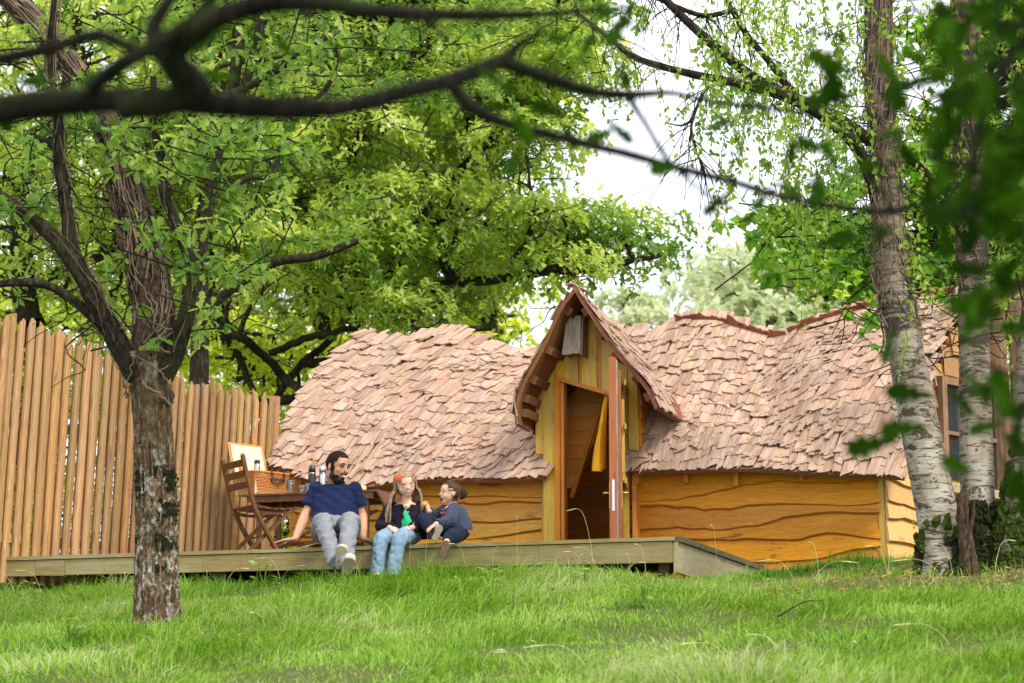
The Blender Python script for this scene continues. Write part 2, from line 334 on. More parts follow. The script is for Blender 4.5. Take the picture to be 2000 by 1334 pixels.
def tube_vf(pts, rad, n=6):
    P = np.array(pts, float); rad = np.broadcast_to(np.array(rad, float), (len(P),)); d, X, Y = frames(P)
    a = np.arange(n)*2*math.pi/n; V = P[:, None]+(X[:, None]*np.cos(a)[None, :, None]+Y[:, None]*np.sin(a)[None, :, None])*rad[:, None, None]
    i = np.arange(len(P)-1)[:, None]*n; k = np.arange(n)[None]; q = (k+1) % n
    return V.reshape(-1, 3), np.stack([i+k, i+q, i+q+n, i+k+n], -1).reshape(-1, 4)
def ell_vf(c, rad, R=None, nu=12, nv=8):
    V = []; Fs = []
    for j in range(1, nv):
        ph = math.pi*j/nv
        for i in range(nu): t = 2*math.pi*i/nu; V.append((math.sin(ph)*math.cos(t), math.sin(ph)*math.sin(t), math.cos(ph)))
    V += [(0, 0, 1), (0, 0, -1)]; V = np.array(V)*np.array(rad); 
    if R is not None: V = V@np.array(R).T
    V = V+np.array(c); T = (nv-1)*nu
    for j in range(nv-2):
        for i in range(nu): a = j*nu+i; b = j*nu+(i+1) % nu; Fs.append((a, a+nu, b+nu, b))
    for i in range(nu): Fs.append((T, i, (i+1) % nu)); Fs.append((T+1, (nv-2)*nu+(i+1) % nu, (nv-2)*nu+i))
    return V, Fs
def spline(pts, n):                           # Catmull-Rom through points of any dimension
    P = np.array(pts, float); P = np.vstack([2*P[0]-P[1], P, 2*P[-1]-P[-2]]); out = []; m = len(P)-3
    for q in np.linspace(0, m-1e-9, n):
        i = int(q); t = q-i; a, b, c, d = P[i:i+4]
        out.append(.5*((2*b)+(-a+c)*t+(2*a-5*b+4*c-d)*t*t+(-a+3*b-3*c+d)*t**3))
    return np.array(out)
def tubes_mesh(name, items, n=5):             # many tubes as one smooth mesh: items = [(pts, radii)]
    Vs = []; Fs = []; o = 0; R = []
    for it in items:
        V, Fq = tube_vf(it[0], it[1], it[2] if len(it) > 2 else n); Vs.append(V); Fs.append(Fq+o); o += len(V); R += [random.random()]*len(V)
    return mesh_np(name, np.vstack(Vs), np.vstack(Fs), True, R)
def thing(name, label, cat, loc=(0, 0, 0), rz=0, group=None):
    o = bpy.data.objects.new(name, None); C.objects.link(o); o.location = [float(x) for x in loc]; o.rotation_euler = (0, 0, rz); o['label'] = label; o['category'] = cat
    if group: o['group'] = group
    return o
def sm(x, a, b): x = np.clip((np.asarray(x, float)-a)/(b-a), 0, 1); return x*x*(3-2*x)

# ------------------------------------------------------------------ ground
def gz(x, y):
    x = np.asarray(x, float); y = np.asarray(y, float); s = (x-K[0])*AX[0]+(y-K[1])*AX[1]; t = (x-K[0])*BX[0]+(y-K[1])*BX[1]
    front = 2.95+.175*np.minimum(t, 0); back = np.where(t > 0, .060*np.minimum(t, 3)+.015*np.clip(s, 0, 3)+.01*np.clip(t-3, 0, 60), 0)
    deck = (sm(s, -6.0, -5.4)*(1-sm(s, .02, .35)))*sm(t, -.1, .1)*(1-sm(t, 3, 4)); z = front+back*(1-deck)-.04*deck
    q = np.stack([x*.9, y*.9, x*0], -1); z = z+.05*noise3(q, 3)*(1-deck)*sm(-t+.6, 0, 1.2)+.03*noise3(q*2.3, 5)*(1-deck)*sm(-t+.5, 0, 1)
    z = z-.065*np.exp(-((s-.45)/.6)**2-(np.minimum(t-1.2, 0)/2.2)**2-(np.maximum(t-1.2, 0)/1.6)**2)
    mound = np.exp(-((x-3.45)**2+(y-18.3)**2)/.5); z = z+.10*mound
    return z
def ghit(px, py):
    d = ray(px, py); lam = np.linspace(9, 26, 3400); X = d[0]*lam; Y = d[1]*lam; Z = d[2]*lam+CZ; h = gz(X, Y)-Z; i = int(np.argmax(h > 0)); return np.array([X[i], Y[i], gz(X[i], Y[i])])
def ground():
    ax = np.concatenate([-np.geomspace(400, 12, 16), np.arange(-10, 10.01, .16), np.geomspace(12, 400, 16)])
    ay = np.concatenate([-np.geomspace(60, 2, 6), np.arange(0, 8, 1.), np.arange(8, 24, .16), np.geomspace(24.5, 900, 24)])
    X, Y = np.meshgrid(ax, ay, indexing='ij'); Z = gz(X, Y); V = np.stack([X, Y, Z], -1).reshape(-1, 3); nx, ny = X.shape
    i, j = np.meshgrid(np.arange(nx-1), np.arange(ny-1), indexing='ij'); a = (i*ny+j).ravel(); Fq = np.stack([a, a+ny, a+ny+1, a+1], -1)
    link('ground', mesh_np('ground', V, Fq, True), 'soil', None, kind='structure')
ground()

# ================================================================== deck
FRAME = dict(loc=(K[0], K[1], 0), rz=ROT)
DZ = 3.2
deck = thing('wooden_deck', 'low timber deck with mossy green fascia that the three people sit on', 'deck', **FRAME)
def plank(parent, name, lo, hi, m, nseg=1):
    b = MB(); j = .002; b.box([l+random.uniform(0, j) for l in lo], [h-random.uniform(0, j) for h in hi]); return b.build(name, m, parent)
SL = -5.47
t = 0.0
while t < 2.72:
    w = .118; t1 = min(t+w, 2.74); cuts = [SL, random.uniform(-3.8, -2), 0.02]
    for a, b_ in zip(cuts[:-1], cuts[1:]): plank(deck, 'plank', (a+.002, t-.012 if t == 0 else t, DZ-.028), (b_-.002, t1-.005, DZ), 'deckwood' if t == 0 else 'deckdark')
    t += w+.002
for a, b_, c in [(SL+.01, -5.03, 0), (-5.027, -4.78, .0015), (-4.777, -3.62, .0), (-3.617, -2.33, .001), (-2.327, -.98, .0), (-.977, 0.0, .001)]:
    z0 = DZ-.145-.035*(a-SL)/5.5; b = MB(); b.add([(a, -c, z0), (b_, -c, z0-.008), (b_, .035, z0-.008), (a, .035, z0), (a, -c, DZ-.034), (b_, -c, DZ-.034), (b_, .035, DZ-.034), (a, .035, DZ-.034)],
        [(0,3,2,1),(4,5,6,7),(0,1,5,4),(1,2,6,5),(2,3,7,6),(3,0,4,7)]); b.build('fascia_board', 'deckwood', deck)
b = MB()
for s in np.arange(-5.3, -.05, .43):
    for dz in (.055, .11): b.lathe((0, 0, 0), [(.004, -.001), (.004, .001)], 6) if False else b.box((s-.003, -.0035, DZ-dz-.003), (s+.003, .0, DZ-dz+.003))
b.build('screw_heads', 'deckdark', deck, kind='stuff')
b = MB(); b.box((.003, .03, DZ-.25), (.035, 2.72, DZ-.036)); b.build('side_board', 'deckgrey', deck)
b = MB(); b.box((.0, .03, DZ-.034), (.06, 2.72, DZ+.004)); b.build('edge_trim', 'deckdark', deck)
b = MB(); b.box((SL, .04, DZ-.18), (SL+.03, 2.7, DZ-.035)); b.build('side_board', 'deckgrey', deck)
for s in np.arange(-5.3, 0, .86):
    for t in (.15, 1.4, 2.5): b = MB(); b.box((s, t, 2.5), (s+.08, t+.08, DZ-.03)); b.build('support_post', 'deckdark', deck)

# ================================================================== hut
hut = thing('shingled_hut', 'storybook wooden hut with sagging shingle roof, steep dormer porch and open door', 'hut', **FRAME)
def curve_px(pts, t):                       # roof edge curves read off as points of an upright plane: returns s -> z, and s range
    q = np.array([ht(x, y, t) for x, y in pts]); return q
TE, TR, TB = 2.52, 3.9, 5.35
eL = spline(curve_px([(524, 906), (600, 938), (680, 950), (740, 949), (800, 941), (870, 936), (960, 938), (1062, 932)], TE), 40)
rL = spline(curve_px([(688, 656), (720, 658), (760, 657), (820, 655), (870, 651), (920, 657), (970, 672), (1040, 694), (1100, 690), (1160, 660)], TR), 40)
eR = spline(curve_px([(1226, 919), (1300, 921), (1400, 917), (1480, 916), (1560, 922), (1640, 927), (1720, 931), (1766, 935)], TE), 40)
rR = spline(curve_px([(1180, 640), (1255, 648), (1290, 640), (1340, 628), (1400, 632), (1440, 643), (1500, 661), (1530, 658), (1580, 638), (1640, 619), (1700, 603), (1740, 590), (1830, 580), (1869, 577)], TR), 40)
def lerp_curve(Q, u): x = np.clip(u, 0, 1)*(len(Q)-1); i = np.minimum(x.astype(int), len(Q)-2); f = (x-i)[..., None]; return Q[i]*(1-f)+Q[i+1]*f
def roofL(u, v):
    u = np.asarray(u, float); v = np.asarray(v, float); e = lerp_curve(eL, u); r = lerp_curve(rL, u); q = e*(1-v[..., None])+r*v[..., None]
    q[..., 0] -= .045*np.sin(math.pi*v)*(1-u); q[..., 1] -= .16*np.sin(math.pi*np.clip(v, 0, 1)**1.15); q[..., 2] += .02*np.sin(6*u+3*v)*np.sin(math.pi*v); return q
def roofR(u, v):
    u = np.asarray(u, float); v = np.asarray(v, float); e = lerp_curve(eR, u); r = lerp_curve(rR, u); q = e*(1-v[..., None])+r*v[..., None]
    sag = np.exp(-((u-.42)/.2)**2)
    q[..., 1] += .10*np.sin(math.pi*v)*sag-.14*np.sin(math.pi*v)*(1-sag); q[..., 0] -= .05*np.sin(math.pi*v)*u; q[..., 2] += .025*np.sin(9*u+4*v)*np.sin(math.pi*v); return q
# dormer arch, as left and right profiles from apex to foot (s, z) at t = 2.22
TD = 2.22
aR = spline(curve_px([(1121, 556), (1140, 581), (1165, 616), (1188, 650), (1211, 683), (1244, 722), (1269, 755), (1287, 796)], TD), 40)
aL = spline(curve_px([(1121, 562), (1091, 602), (1058, 676), (1029, 730), (1012, 767), (1005, 802), (1007, 830)], TD), 40)
def dormR(u, v):                             # u from the front back, v from the foot up
    u = np.asarray(u, float); v = np.asarray(v, float); q = lerp_curve(aR, 1-v).copy(); q[..., 1] = TD+u*1.75
    q[..., 2] -= .20*u*v+.02*np.sin(5*u); q[..., 2] -= .03*np.sin(math.pi*v); q[..., 0] += .10*u*(1-v); q[..., 1] += .0; 
    lip = np.clip(.05-u, 0, 1)*np.clip(v-.85, 0, 1)*8; q[..., 2] += lip*.5; return q
def dormL(u, v):
    u = np.asarray(u, float); v = np.asarray(v, float); q = lerp_curve(aL, 1-v).copy(); q[..., 1] = TD+u*1.75; q[..., 2] -= .20*u*v+.02*np.sin(5*u); return q
def sheet(fn, nu, nv, th, name, m, parent, u0=0, u1=1, flip=False, v0=0, v1=1):
    U, V_ = np.meshgrid(np.linspace(u0, u1, nu), np.linspace(v0, v1, nv), indexing='ij'); P = fn(U, V_)
    du = fn(U+1e-3, V_)-fn(U-1e-3, V_); dv = fn(U, np.minimum(V_+1e-3, 1))-fn(U, np.maximum(V_-1e-3, 0)); n = np.cross(du, dv); n /= np.linalg.norm(n, axis=-1)[..., None]+1e-9
    if flip: n = -n
    A = np.concatenate([P.reshape(-1, 3), (P-n*th).reshape(-1, 3)]); i, j = np.meshgrid(np.arange(nu-1), np.arange(nv-1), indexing='ij'); a = (i*nv+j).ravel(); T = nu*nv
    top = np.stack([a, a+nv, a+nv+1, a+1], -1); bot = top[:, ::-1]+T
    e = [(k*nv, (k+1)*nv) for k in range(nu-1)]+[((k+1)*nv+nv-1, k*nv+nv-1) for k in range(nu-1)]+[(k+1, k) for k in range(nv-1)]+[((nu-1)*nv+k, (nu-1)*nv+k+1) for k in range(nv-1)]
    side = np.array([(x, x+T, y+T, y) for x, y in e]); return link(name, mesh_np(name, A, np.vstack([top, bot, side]), False), m, parent)
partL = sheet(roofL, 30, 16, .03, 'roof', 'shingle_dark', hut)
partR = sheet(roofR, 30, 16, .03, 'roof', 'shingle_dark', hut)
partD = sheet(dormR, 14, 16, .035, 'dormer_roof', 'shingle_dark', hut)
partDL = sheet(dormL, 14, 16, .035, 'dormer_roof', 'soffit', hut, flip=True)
def rearof(fn):
    def g(u, v):
        p = fn(u, v).copy(); r = fn(u, np.ones_like(np.asarray(v, float))); p[..., 1] = 2*TR+.1-p[..., 1]; p[..., 0] = p[..., 0]+(1-np.asarray(v))*.5; return p
    return g
def rear_all(u, v):
    u = np.asarray(u, float); v = np.asarray(v, float); k = .52; a = rearof(roofL)(np.clip(u/k, 0, 1)*.95, v); b_ = rearof(roofR)(np.clip((u-k)/(1-k), 0, 1)*.95+.05, v)
    w = (u > k)[..., None]; return np.where(w, b_, a)
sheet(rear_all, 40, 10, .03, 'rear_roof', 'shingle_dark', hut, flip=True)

# shingle pieces ---------------------------------------------------
M['shingle_uv'] = wood('split_shingles', (.20, .110, .068), (.44, .272, .19), (13, 1.6, 3), .1, .85, .5, .8, (.50, .39, .32), .55, coord='UV')
M['ridge_uv'] = wood('ridge_shingles', (.16, .05, .03), (.30, .12, .07), (13, 1.6, 3), .1, .85, .5, .8, coord='UV')
def shingle_variant(k):
    r = random.Random(k); w = .5; sk = r.uniform(-.12, .3); xs = [-w, -w*.35+r.uniform(-.1, .1), w*.3+r.uniform(-.1, .1), w]
    by = [sk*x+r.uniform(-.05, .05) for x in xs]; curl = r.uniform(-.1, .25)
    V = []; Y = [0, .45, 1.0]
    for zi in (0, 1):
        for j, yy in enumerate(Y):
            for i, x in enumerate(xs):
                y = by[i] if j == 0 else yy; z = (1.0 if zi else 0)*(1-.75*yy)+(1-yy)*(.9+curl*(x*x)*2.5)+r.uniform(-.12, .12)
                V.append((x*(1-.05*yy), y, z))
    Fs = []; T = 12
    for j in range(2):
        for i in range(3): a = j*4+i; Fs.append((a+T, a+1+T, a+5+T, a+4+T)); Fs.append((a, a+4, a+5, a+1))
    for i in range(3): Fs.append((i, i+1, i+1+T, i+T))
    for j in range(2): a = j*4; Fs.append((a+4, a, a+T, a+4+T)); Fs.append((a+3, a+7, a+7+T, a+3+T))
    return np.array(V), Fs
SV = [shingle_variant(k) for k in range(14)]
def variant_mesh(k, name, W_=.1, L_=.26, TH_=.009):
    V, Fs = SV[k]; me = bpy.data.meshes.new(name); me.from_pydata((V*np.array([W_, L_, TH_])).tolist(), [], Fs); uv = me.uv_layers.new(name='UVMap')
    co = V[[l.vertex_index for l in me.loops]]; uv.data.foreach_set('uv', np.ascontiguousarray((co[:, :2]*np.array([W_, L_])), dtype=np.float32).ravel()); return me
SMESH = [variant_mesh(k, 'shingle') for k in range(14)]
for me in SMESH: me.materials.append(M['shingle_uv'])
pieces = []   # (part object, matrix 4x4, variant, size)
def shingle_field(fn, part, rows, seg, lean, expo, flip=False, dens=1.0, vmin=0.0, umin=0.0, umax=1.0, L=.24, keep=None, wr=(.036, .105), amp=1.0):
    for r in range(rows):
        v0 = vmin+(1-vmin)*r/rows; u = umin-.01
        while u < umax:
            w = random.uniform(*wr) if random.random() < .75 else random.uniform(.028, .055)
            uq = min(max(u, .0), .98); du = np.linalg.norm(fn(np.array([uq+.02]), np.array([v0]))[0]-fn(np.array([uq]), np.array([v0]))[0])/.02+1e-6
            uc = u+w/du/2; u += w*.97/du
            if uc > umax+.02 or (keep and not keep(uc, v0)): continue
            v = min(.985, max(0, v0+random.uniform(-.38, .38)*amp/rows+(.018*math.sin(uc*17+r*1.9)))) if r else max(-.0, v0+random.uniform(-.012, .012))
            uu = np.array([min(max(uc, .002), .998)]); vv = np.array([v]); P = fn(uu, vv)[0]; A = fn(uu+.004, vv)[0]-fn(uu-.004, vv)[0]; vb = min(v+.02, 1)
            B = fn(uu, np.array([vb]))[0]-fn(uu, np.array([vb-.03]))[0]; n = np.cross(A, B); n /= np.linalg.norm(n)
            if n[1] > .35 or n[2] < -.2: n = -n
            if flip and n[2] < 0: n = -n
            B /= np.linalg.norm(B); le = lean+random.uniform(-.09, .09); A = np.cross(B, n); A /= np.linalg.norm(A); Y = B*math.cos(le)+A*math.sin(le); X = np.cross(Y, n)
            tilt = .006+random.uniform(-.01, .016); Y2 = Y*math.cos(tilt)-n*math.sin(tilt); Z2 = np.cross(X, Y2); 
            base = P+n*(.004+.006*random.random()); sx = w/.1; Ls = L*random.uniform(.85, 1.15)/.26; sz = random.uniform(.6, 1.5)
            pieces.append((part, X*sx, Y2*Ls, Z2*sz, base, random.randrange(14), w*expo*random.uniform(.9, 1.1)))
LEAN = .30
shingle_field(roofL, partL, 18, 24, LEAN, 1.0)
shingle_field(roofR, partR, 19, 24, LEAN*.9, 1.0)
shingle_field(dormR, partD, 12, 14, .05, .75, wr=(.045, .12), L=.2, keep=lambda u, v: u < .25+.72*v and v < .88)
shingle_field(dormL, partDL, 9, 14, .0, .1, flip=True, wr=(.06, .13), L=.2, keep=lambda u, v: u < .8 and v < .86)
# valley clusters: extra small pieces that are jumbled together
for fn, part, nn in ((roofL, partL, 90), (roofR, partR, 90)):
    cen = [(random.random(), random.uniform(.05, .9)) for _ in range(9)]
    for _ in range(nn):
        c = random.choice(cen); uc = min(max(c[0]+random.gauss(0, .05), .01), .99); v0 = min(max(c[1]+random.gauss(0, .05), .01), .95)
        uu = np.array([uc]); vv = np.array([v0]); P = fn(uu, vv)[0]; A = fn(uu+.004, vv)[0]-fn(uu-.004, vv)[0]; B = fn(uu, vv+.015)[0]-fn(uu, vv-.015)[0]; n = np.cross(A, B); n /= np.linalg.norm(n)
        if n[1] > .3: n = -n
        B /= np.linalg.norm(B); A = np.cross(B, n); A /= np.linalg.norm(A); le = LEAN+random.uniform(-.5, .5); Y = B*math.cos(le)+A*math.sin(le); X = np.cross(Y, n); tl = random.uniform(-.02, .12); Y2 = Y*math.cos(tl)-n*math.sin(tl); Z2 = np.cross(X, Y2)
        pieces.append((part, X*random.uniform(.3, .8), Y2*random.uniform(.25, .55), Z2*random.uniform(.6, 1.3), P+n*random.uniform(.014, .024), random.randrange(14), .001))
order = sorted(range(len(pieces)), key=lambda i: -pieces[i][6]); indiv = set(order[:298])
rest = {}
for i, (part, X, Y, Z, P, k, sz) in enumerate(pieces):
    if i in indiv:
        o = bpy.data.objects.new('shingle', SMESH[k]); C.objects.link(o); o.parent = part
        m4 = Matrix.Identity(4)
        for r_ in range(3): m4[r_][0] = X[r_]; m4[r_][1] = Y[r_]; m4[r_][2] = Z[r_]; m4[r_][3] = P[r_]
        o.matrix_basis = m4
    else: rest.setdefault(part.name, [part, []])[1].append((X, Y, Z, P, k))
def join_pieces(name, lst, m, parent, W_=.1, L_=.26, TH_=.009):
    VV = []; FF = []; RR = []; UV = []
    o = 0
    for X, Y, Z, P, k in lst:
        V, Fs = SV[k]; q = V*np.array([W_, L_, TH_]); VV.append(q[:, :1]*X+q[:, 1:2]*Y+q[:, 2:3]*Z+P); FF.append(np.array(Fs)+o); RR += [random.random()]*len(V); UV.append(q[:, :2]+random.random()); o += len(V)
    me = mesh_np(name, np.vstack(VV), np.vstack(FF), False, RR); uv = me.uv_layers.new(name='UVMap'); U = np.vstack(UV)
    idx = np.empty(len(me.loops), np.int32); me.loops.foreach_get('vertex_index', idx); uv.data.foreach_set('uv', np.ascontiguousarray(U[idx], dtype=np.float32).ravel())
    return link(name, me, m, parent, kind='stuff')
for nm, (part, lst) in rest.items(): join_pieces('small_shingles', lst, 'shingle_uv', part)
# ridge caps: rows of dark red shingles from the far slope standing proud of the ridge
def ridge_caps(fn, u0, u1, h):
    lst = []; u = u0
    while u < u1:
        w = random.uniform(.06, .13); p = fn(np.array([u]), np.array([1.]))[0]; q = fn(np.array([min(u+.02, 1)]), np.array([1.]))[0]; d = q-p; du = np.linalg.norm(d)/.02+1e-6; d /= np.linalg.norm(d)
        Y = np.array([random.uniform(-.12, .12), -.66+random.uniform(-.1, .1), .75]); Y -= d*(Y@d); Y /= np.linalg.norm(Y); Z = np.cross(d, Y); sc = random.uniform(.8, 1.25)*h
        lst.append((d*w/.1, -Y*.62*sc, -Z*1.2, p+Y*(.085*sc)+np.array([0, .02, -.015]), random.randrange(14))); u += w*.9/du
    return lst
caps = ridge_caps(roofR, .22, .995, 1.0); 
rc = bpy.data.objects.new('ridge_cap', None); C.objects.link(rc); rc.parent = hut
CM = [variant_mesh(k, 'ridge_shingle') for k in range(14)]
for me in CM: me.materials.append(M['ridge_uv'])
for X, Y, Z, P, k in caps:
    o = bpy.data.objects.new('ridge_shingle', CM[k]); C.objects.link(o); o.parent = rc; m4 = Matrix.Identity(4)
    for r_ in range(3): m4[r_][0] = X[r_]; m4[r_][1] = Y[r_]; m4[r_][2] = Z[r_]; m4[r_][3] = P[r_]
    o.matrix_basis = m4
join_pieces('ridge_underlay', ridge_caps(roofR, .22, .995, .8), 'ridge_uv', hut)

# walls of waney-edged boards ---------------------------------------
def waney(parent, s0, s1, z0, z1, tw, seed, mat_='golden', edge='edge', ax=None, name='plank', taper=0.0):
    """one lap board: wavy lower edge, its foot standing proud; ax maps (s, t, z) into the frame of a skewed wall"""
    n = max(8, int((s1-s0)/.07)); xs = np.linspace(s0, s1, n); sd = seed*3.7
    wob = .028*np.sin(xs*2.3+sd)+.02*np.sin(xs*5.1+sd*2)+.02*noise3(np.stack([xs*3.1, xs*0+sd, xs*0], -1), 9)+.012*noise3(np.stack([xs*9, xs*0+sd, xs*0], -1), 12)
    zb = z0+wob+taper*(xs-s0); ztop = z1+.09+taper*(xs-s0); V = []
    for x, zb_, zt in zip(xs, zb, ztop): V += [(x, tw-.040, zb_+.010), (x, tw-.024, zb_-.005), (x, tw+.0, zb_-.004), (x, tw-.004, zt), (x, tw+.004, zt)]
    f = []; g = []
    for i in range(n-1):
        a = i*5; b_ = a+5; f += [(a, b_, b_+3, a+3), (a+3, b_+3, b_+4, a+4), (a+2, a+4, b_+4, b_+2)]; g += [(a+1, b_+1, b_, a), (a+2, b_+2, b_+1, a+1)]
    f += [(0, 3, 4, 2, 1), tuple((n-1)*5+k for k in (1, 2, 4, 3, 0))]
    V = [ax(p) if ax else p for p in V]
    me = bpy.data.meshes.new(name); me.from_pydata([tuple(map(float, p)) for p in V], [], f+g); me.materials.append(M[mat_]); me.materials.append(M[edge])
    for i in range(len(f), len(f)+len(g)): me.polygons[i].material_index = 1
    return link(name, me, None, parent)
def hutpart(name, m='innerwood'):
    o = bpy.data.objects.new(name, None); C.objects.link(o); o.parent = hut; return o
wR = MB(); wR.box((-1.10, 2.80, 2.9), (1.0, 2.86, 3.98)); wallR = wR.build('front_wall', 'innerwood', hut)
wL = MB(); wL.box((-4.15, 2.80, 2.9), (-1.80, 2.86, 4.1)); wallL = wL.build('front_wall', 'innerwood', hut)
zz = [2.92, 3.10, 3.27, 3.42, 3.565, 3.70, 3.83]
for i, z in enumerate(zz): waney(wallR, -1.10, 1.005, z-.03, (zz+[3.93])[i+1]-.03, 2.795-.0015*i, i+1, taper=.028)
zz = [3.0, 3.16, 3.30, 3.42, 3.535, 3.66, 3.78, 3.88]
for i, z in enumerate(zz): waney(wallL, -4.10, -1.805, z, (zz+[3.97])[i+1], 2.795-.0015*i, i+11, 'golden_light', taper=-.005)
for s, z0, z1 in ((-.18, 3.86, 3.97), (.36, 3.89, 3.99), (-.6, 3.9, 3.99)): b = MB(); b.box((s, 2.70, z0), (s+.035, 2.77, z1)); b.build('rafter_end', 'orange', hut)
b = MB(); b.box((.99, 2.755, 2.95), (1.03, 2.80, 3.98)); b.build('corner_board', 'golden_v', hut)
b = MB(); b.box((-1.835, 2.74, 3.0), (-1.79, 2.79, 4.02)); b.build('corner_board', 'golden_v', hut)
# right end wall, skewed, with its window
E0 = np.array([1.03, 2.775]); E1 = np.array([2.12, 5.15]); ed = (E1-E0)/np.linalg.norm(E1-E0); en = np.array([ed[1], -ed[0]]); EL = np.linalg.norm(E1-E0)
def axE(p): q = E0+ed*p[0]+en*(-p[1]); return (q[0], q[1], p[2])
def gable_top(x): return 3.93+1.45*(1-abs(x/EL*2-1)**1.15)
pts = [(x, gable_top(x)) for x in np.linspace(0, EL, 14)]
b = MB(); V = [axE((x, .03, 2.9)) for x, z in pts]+[axE((x, .03, z-.06)) for x, z in pts]+[axE((x, .09, 2.9)) for x, z in pts]+[axE((x, .09, z-.06)) for x, z in pts]; n_ = len(pts)
b.add(V, [(i, i+1, i+1+n_, i+n_) for i in range(n_-1)]+[(i+1+2*n_, i+2*n_, i+3*n_, i+1+3*n_) for i in range(n_-1)]); wallE = b.build('end_wall', 'innerwood', hut)
M['golden_lit'] = wood('lit_golden_cladding', (.52, .29, .085), (.68, .43, .16), (1.6, 10, 13), .4, .45, .2, .2)  # golden cladding paled: the stronger light on the end wall is in its colour
zz = [3.02, 3.20, 3.38, 3.55, 3.72, 3.86]
for i, z in enumerate(zz): waney(wallE, 0.0, EL, z-.02, (zz+[3.98])[i+1], -.002*i, i+31, 'golden_lit', 'edge', axE, taper=-.03)
for i in range(7):
    z = 4.0+i*.17; hw_ = EL/2*(1-((i*.17+.1)/1.5)**(1/1.15)) if i*.17+.1 < 1.5 else 0
    if hw_ > .12: waney(wallE, EL/2-hw_, EL/2+hw_, z, z+.15, -.001*i, i+50, 'larch', 'edge', axE)
win = bpy.data.objects.new('window', None); C.objects.link(win); win.parent = hut
b = MB(); b.add([axE(p) for p in [(.82, -.05, 3.95), (1.62, -.05, 3.95), (1.62, -.05, 4.75), (.82, -.05, 4.75)]], [(0, 1, 2, 3)]); b.build('pane', 'winglass', win)
b = MB()
def eb(lo, hi):
    x0, y0, z0 = lo; x1, y1, z1 = hi
    b.add([axE(p) for p in [(x0,y0,z0),(x1,y0,z0),(x1,y1,z0),(x0,y1,z0),(x0,y0,z1),(x1,y0,z1),(x1,y1,z1),(x0,y1,z1)]], [(0,3,2,1),(4,5,6,7),(0,1,5,4),(1,2,6,5),(2,3,7,6),(3,0,4,7)])
for lo, hi in [((.76, -.09, 3.90), (.83, -.03, 4.8)), ((1.61, -.09, 3.90), (1.68, -.03, 4.8)), ((.83, -.088, 4.74), (1.61, -.03, 4.8)), ((1.20, -.085, 3.96), (1.24, -.035, 4.74)), ((.83, -.08, 4.32), (1.20, -.04, 4.35)), ((1.24, -.08, 4.32), (1.61, -.04, 4.35))]: eb(lo, hi)
b.build('window_frame', 'postwood', win)
b = MB(); eb((.72, -.15, 3.83), (1.72, -.03, 3.90)); b.build('sill', 'deckgrey', win)
# left end wall
b = MB(); lp = [(2.75, 3.0), (5.1, 3.0), (5.0, 4.1), (4.4, 5.0), (3.9, 5.36), (3.3, 4.8), (2.75, 4.05)]
b.add([(-4.1+.15*(z-3.5), t_, z) for t_, z in lp]+[(-4.04+.15*(z-3.5), t_, z) for t_, z in lp], [tuple(range(7)), tuple(range(13, 6, -1))]); b.build('end_wall', 'golden', hut)
b = MB(); b.box((-4.1, 5.12, 3.0), (2.0, 5.2, 4.0)); b.build('rear_wall', 'golden', hut)
# interior seen through the door
inner = hutpart('interior')
for i in range(12): b = MB(); z = 3.2+i*.19; b.box((-2.6, 4.78-.001*i, z), (-.2, 4.82, z+.186)); b.build('plank', 'innerwood', inner)
for i in range(10):                          # sloping lining on the left of the doorway, its right edge cut on a diagonal
    z = 3.95+i*.12; x1 = -1.655+.37*(i+.5)/8.0; b = MB(); b.add([(-2.0, 3.15, z), (x1-.02, 3.15, z), (x1+.022, 3.15, z+.117), (-2.0, 3.15, z+.117), (-2.0, 3.19, z), (x1-.02, 3.19, z), (x1+.022, 3.19, z+.117), (-2.0, 3.19, z+.117)],
        [(0, 1, 2, 3), (7, 6, 5, 4), (0, 4, 5, 1), (1, 5, 6, 2), (2, 6, 7, 3)]); b.build('lining_board', 'innerwood', inner)
b = MB(); b.beam([(-1.69, 3.13, 3.86), (-1.26, 3.13, 5.13)], .035, .04, up=(0, 1, 0)); b.build('diagonal_trim', 'orange', inner)
b = MB(); b.box((-2.6, 2.78, 3.17), (-.2, 4.8, 3.198)); b.build('inner_floor', 'innerwood', inner)
b = MB(); b.box((-1.79, 2.87, 3.2), (-1.76, 3.14, 4.9)); b.build('reveal', 'orange', inner)
b = MB(); b.box((-1.02, 2.64, 3.2), (-.99, 4.7, 4.6)); b.build('reveal', 'innerwood', inner)

# dormer front ------------------------------------------------------
def arch_z(s):                               # underside of the dormer roof at a given s
    Q = np.vstack([aL[::-1], aR[1:]]); return float(np.interp(s, Q[:, 0], Q[:, 2]))-.055
TF = 2.60
front = hutpart('gable_front')
def fs(px, py): q = ht(px, py, TF); return q[0], q[2]
def gboard(x0, x1, ybot0, ybot1, tt, m='golden_v', ytop=None, name='plank'):
    s0, zb0 = fs(x0, ybot0); s1, zb1 = fs(x1, ybot1); n = 4; V = []
    for k in range(n+1):
        f = k/n; s = s0+(s1-s0)*f; zb = zb0+(zb1-zb0)*f; zt = arch_z(s) if ytop is None else fs(x0, ytop)[1]
        wv = .004*math.sin(9*f+x0); V += [(s, tt+wv*0, zb), (s, tt, max(zt, zb+.02)), (s, tt+.028, zb), (s, tt+.028, max(zt, zb+.02))]
    Fs = []
    for k in range(n): a = 4*k; Fs += [(a, a+4, a+5, a+1), (a+6, a+2, a+3, a+7), (a+2, a+6, a+4, a), (a+1, a+5, a+7, a+3)]
    Fs += [(0, 1, 3, 2), tuple(4*n+k for k in (0, 2, 3, 1))]; b = MB(); b.add(V, Fs); return b.build(name, m, front)
gboard(1047, 1061, 886, 887, TF-.012); gboard(1061.5, 1085, 1088, 1088, TF)
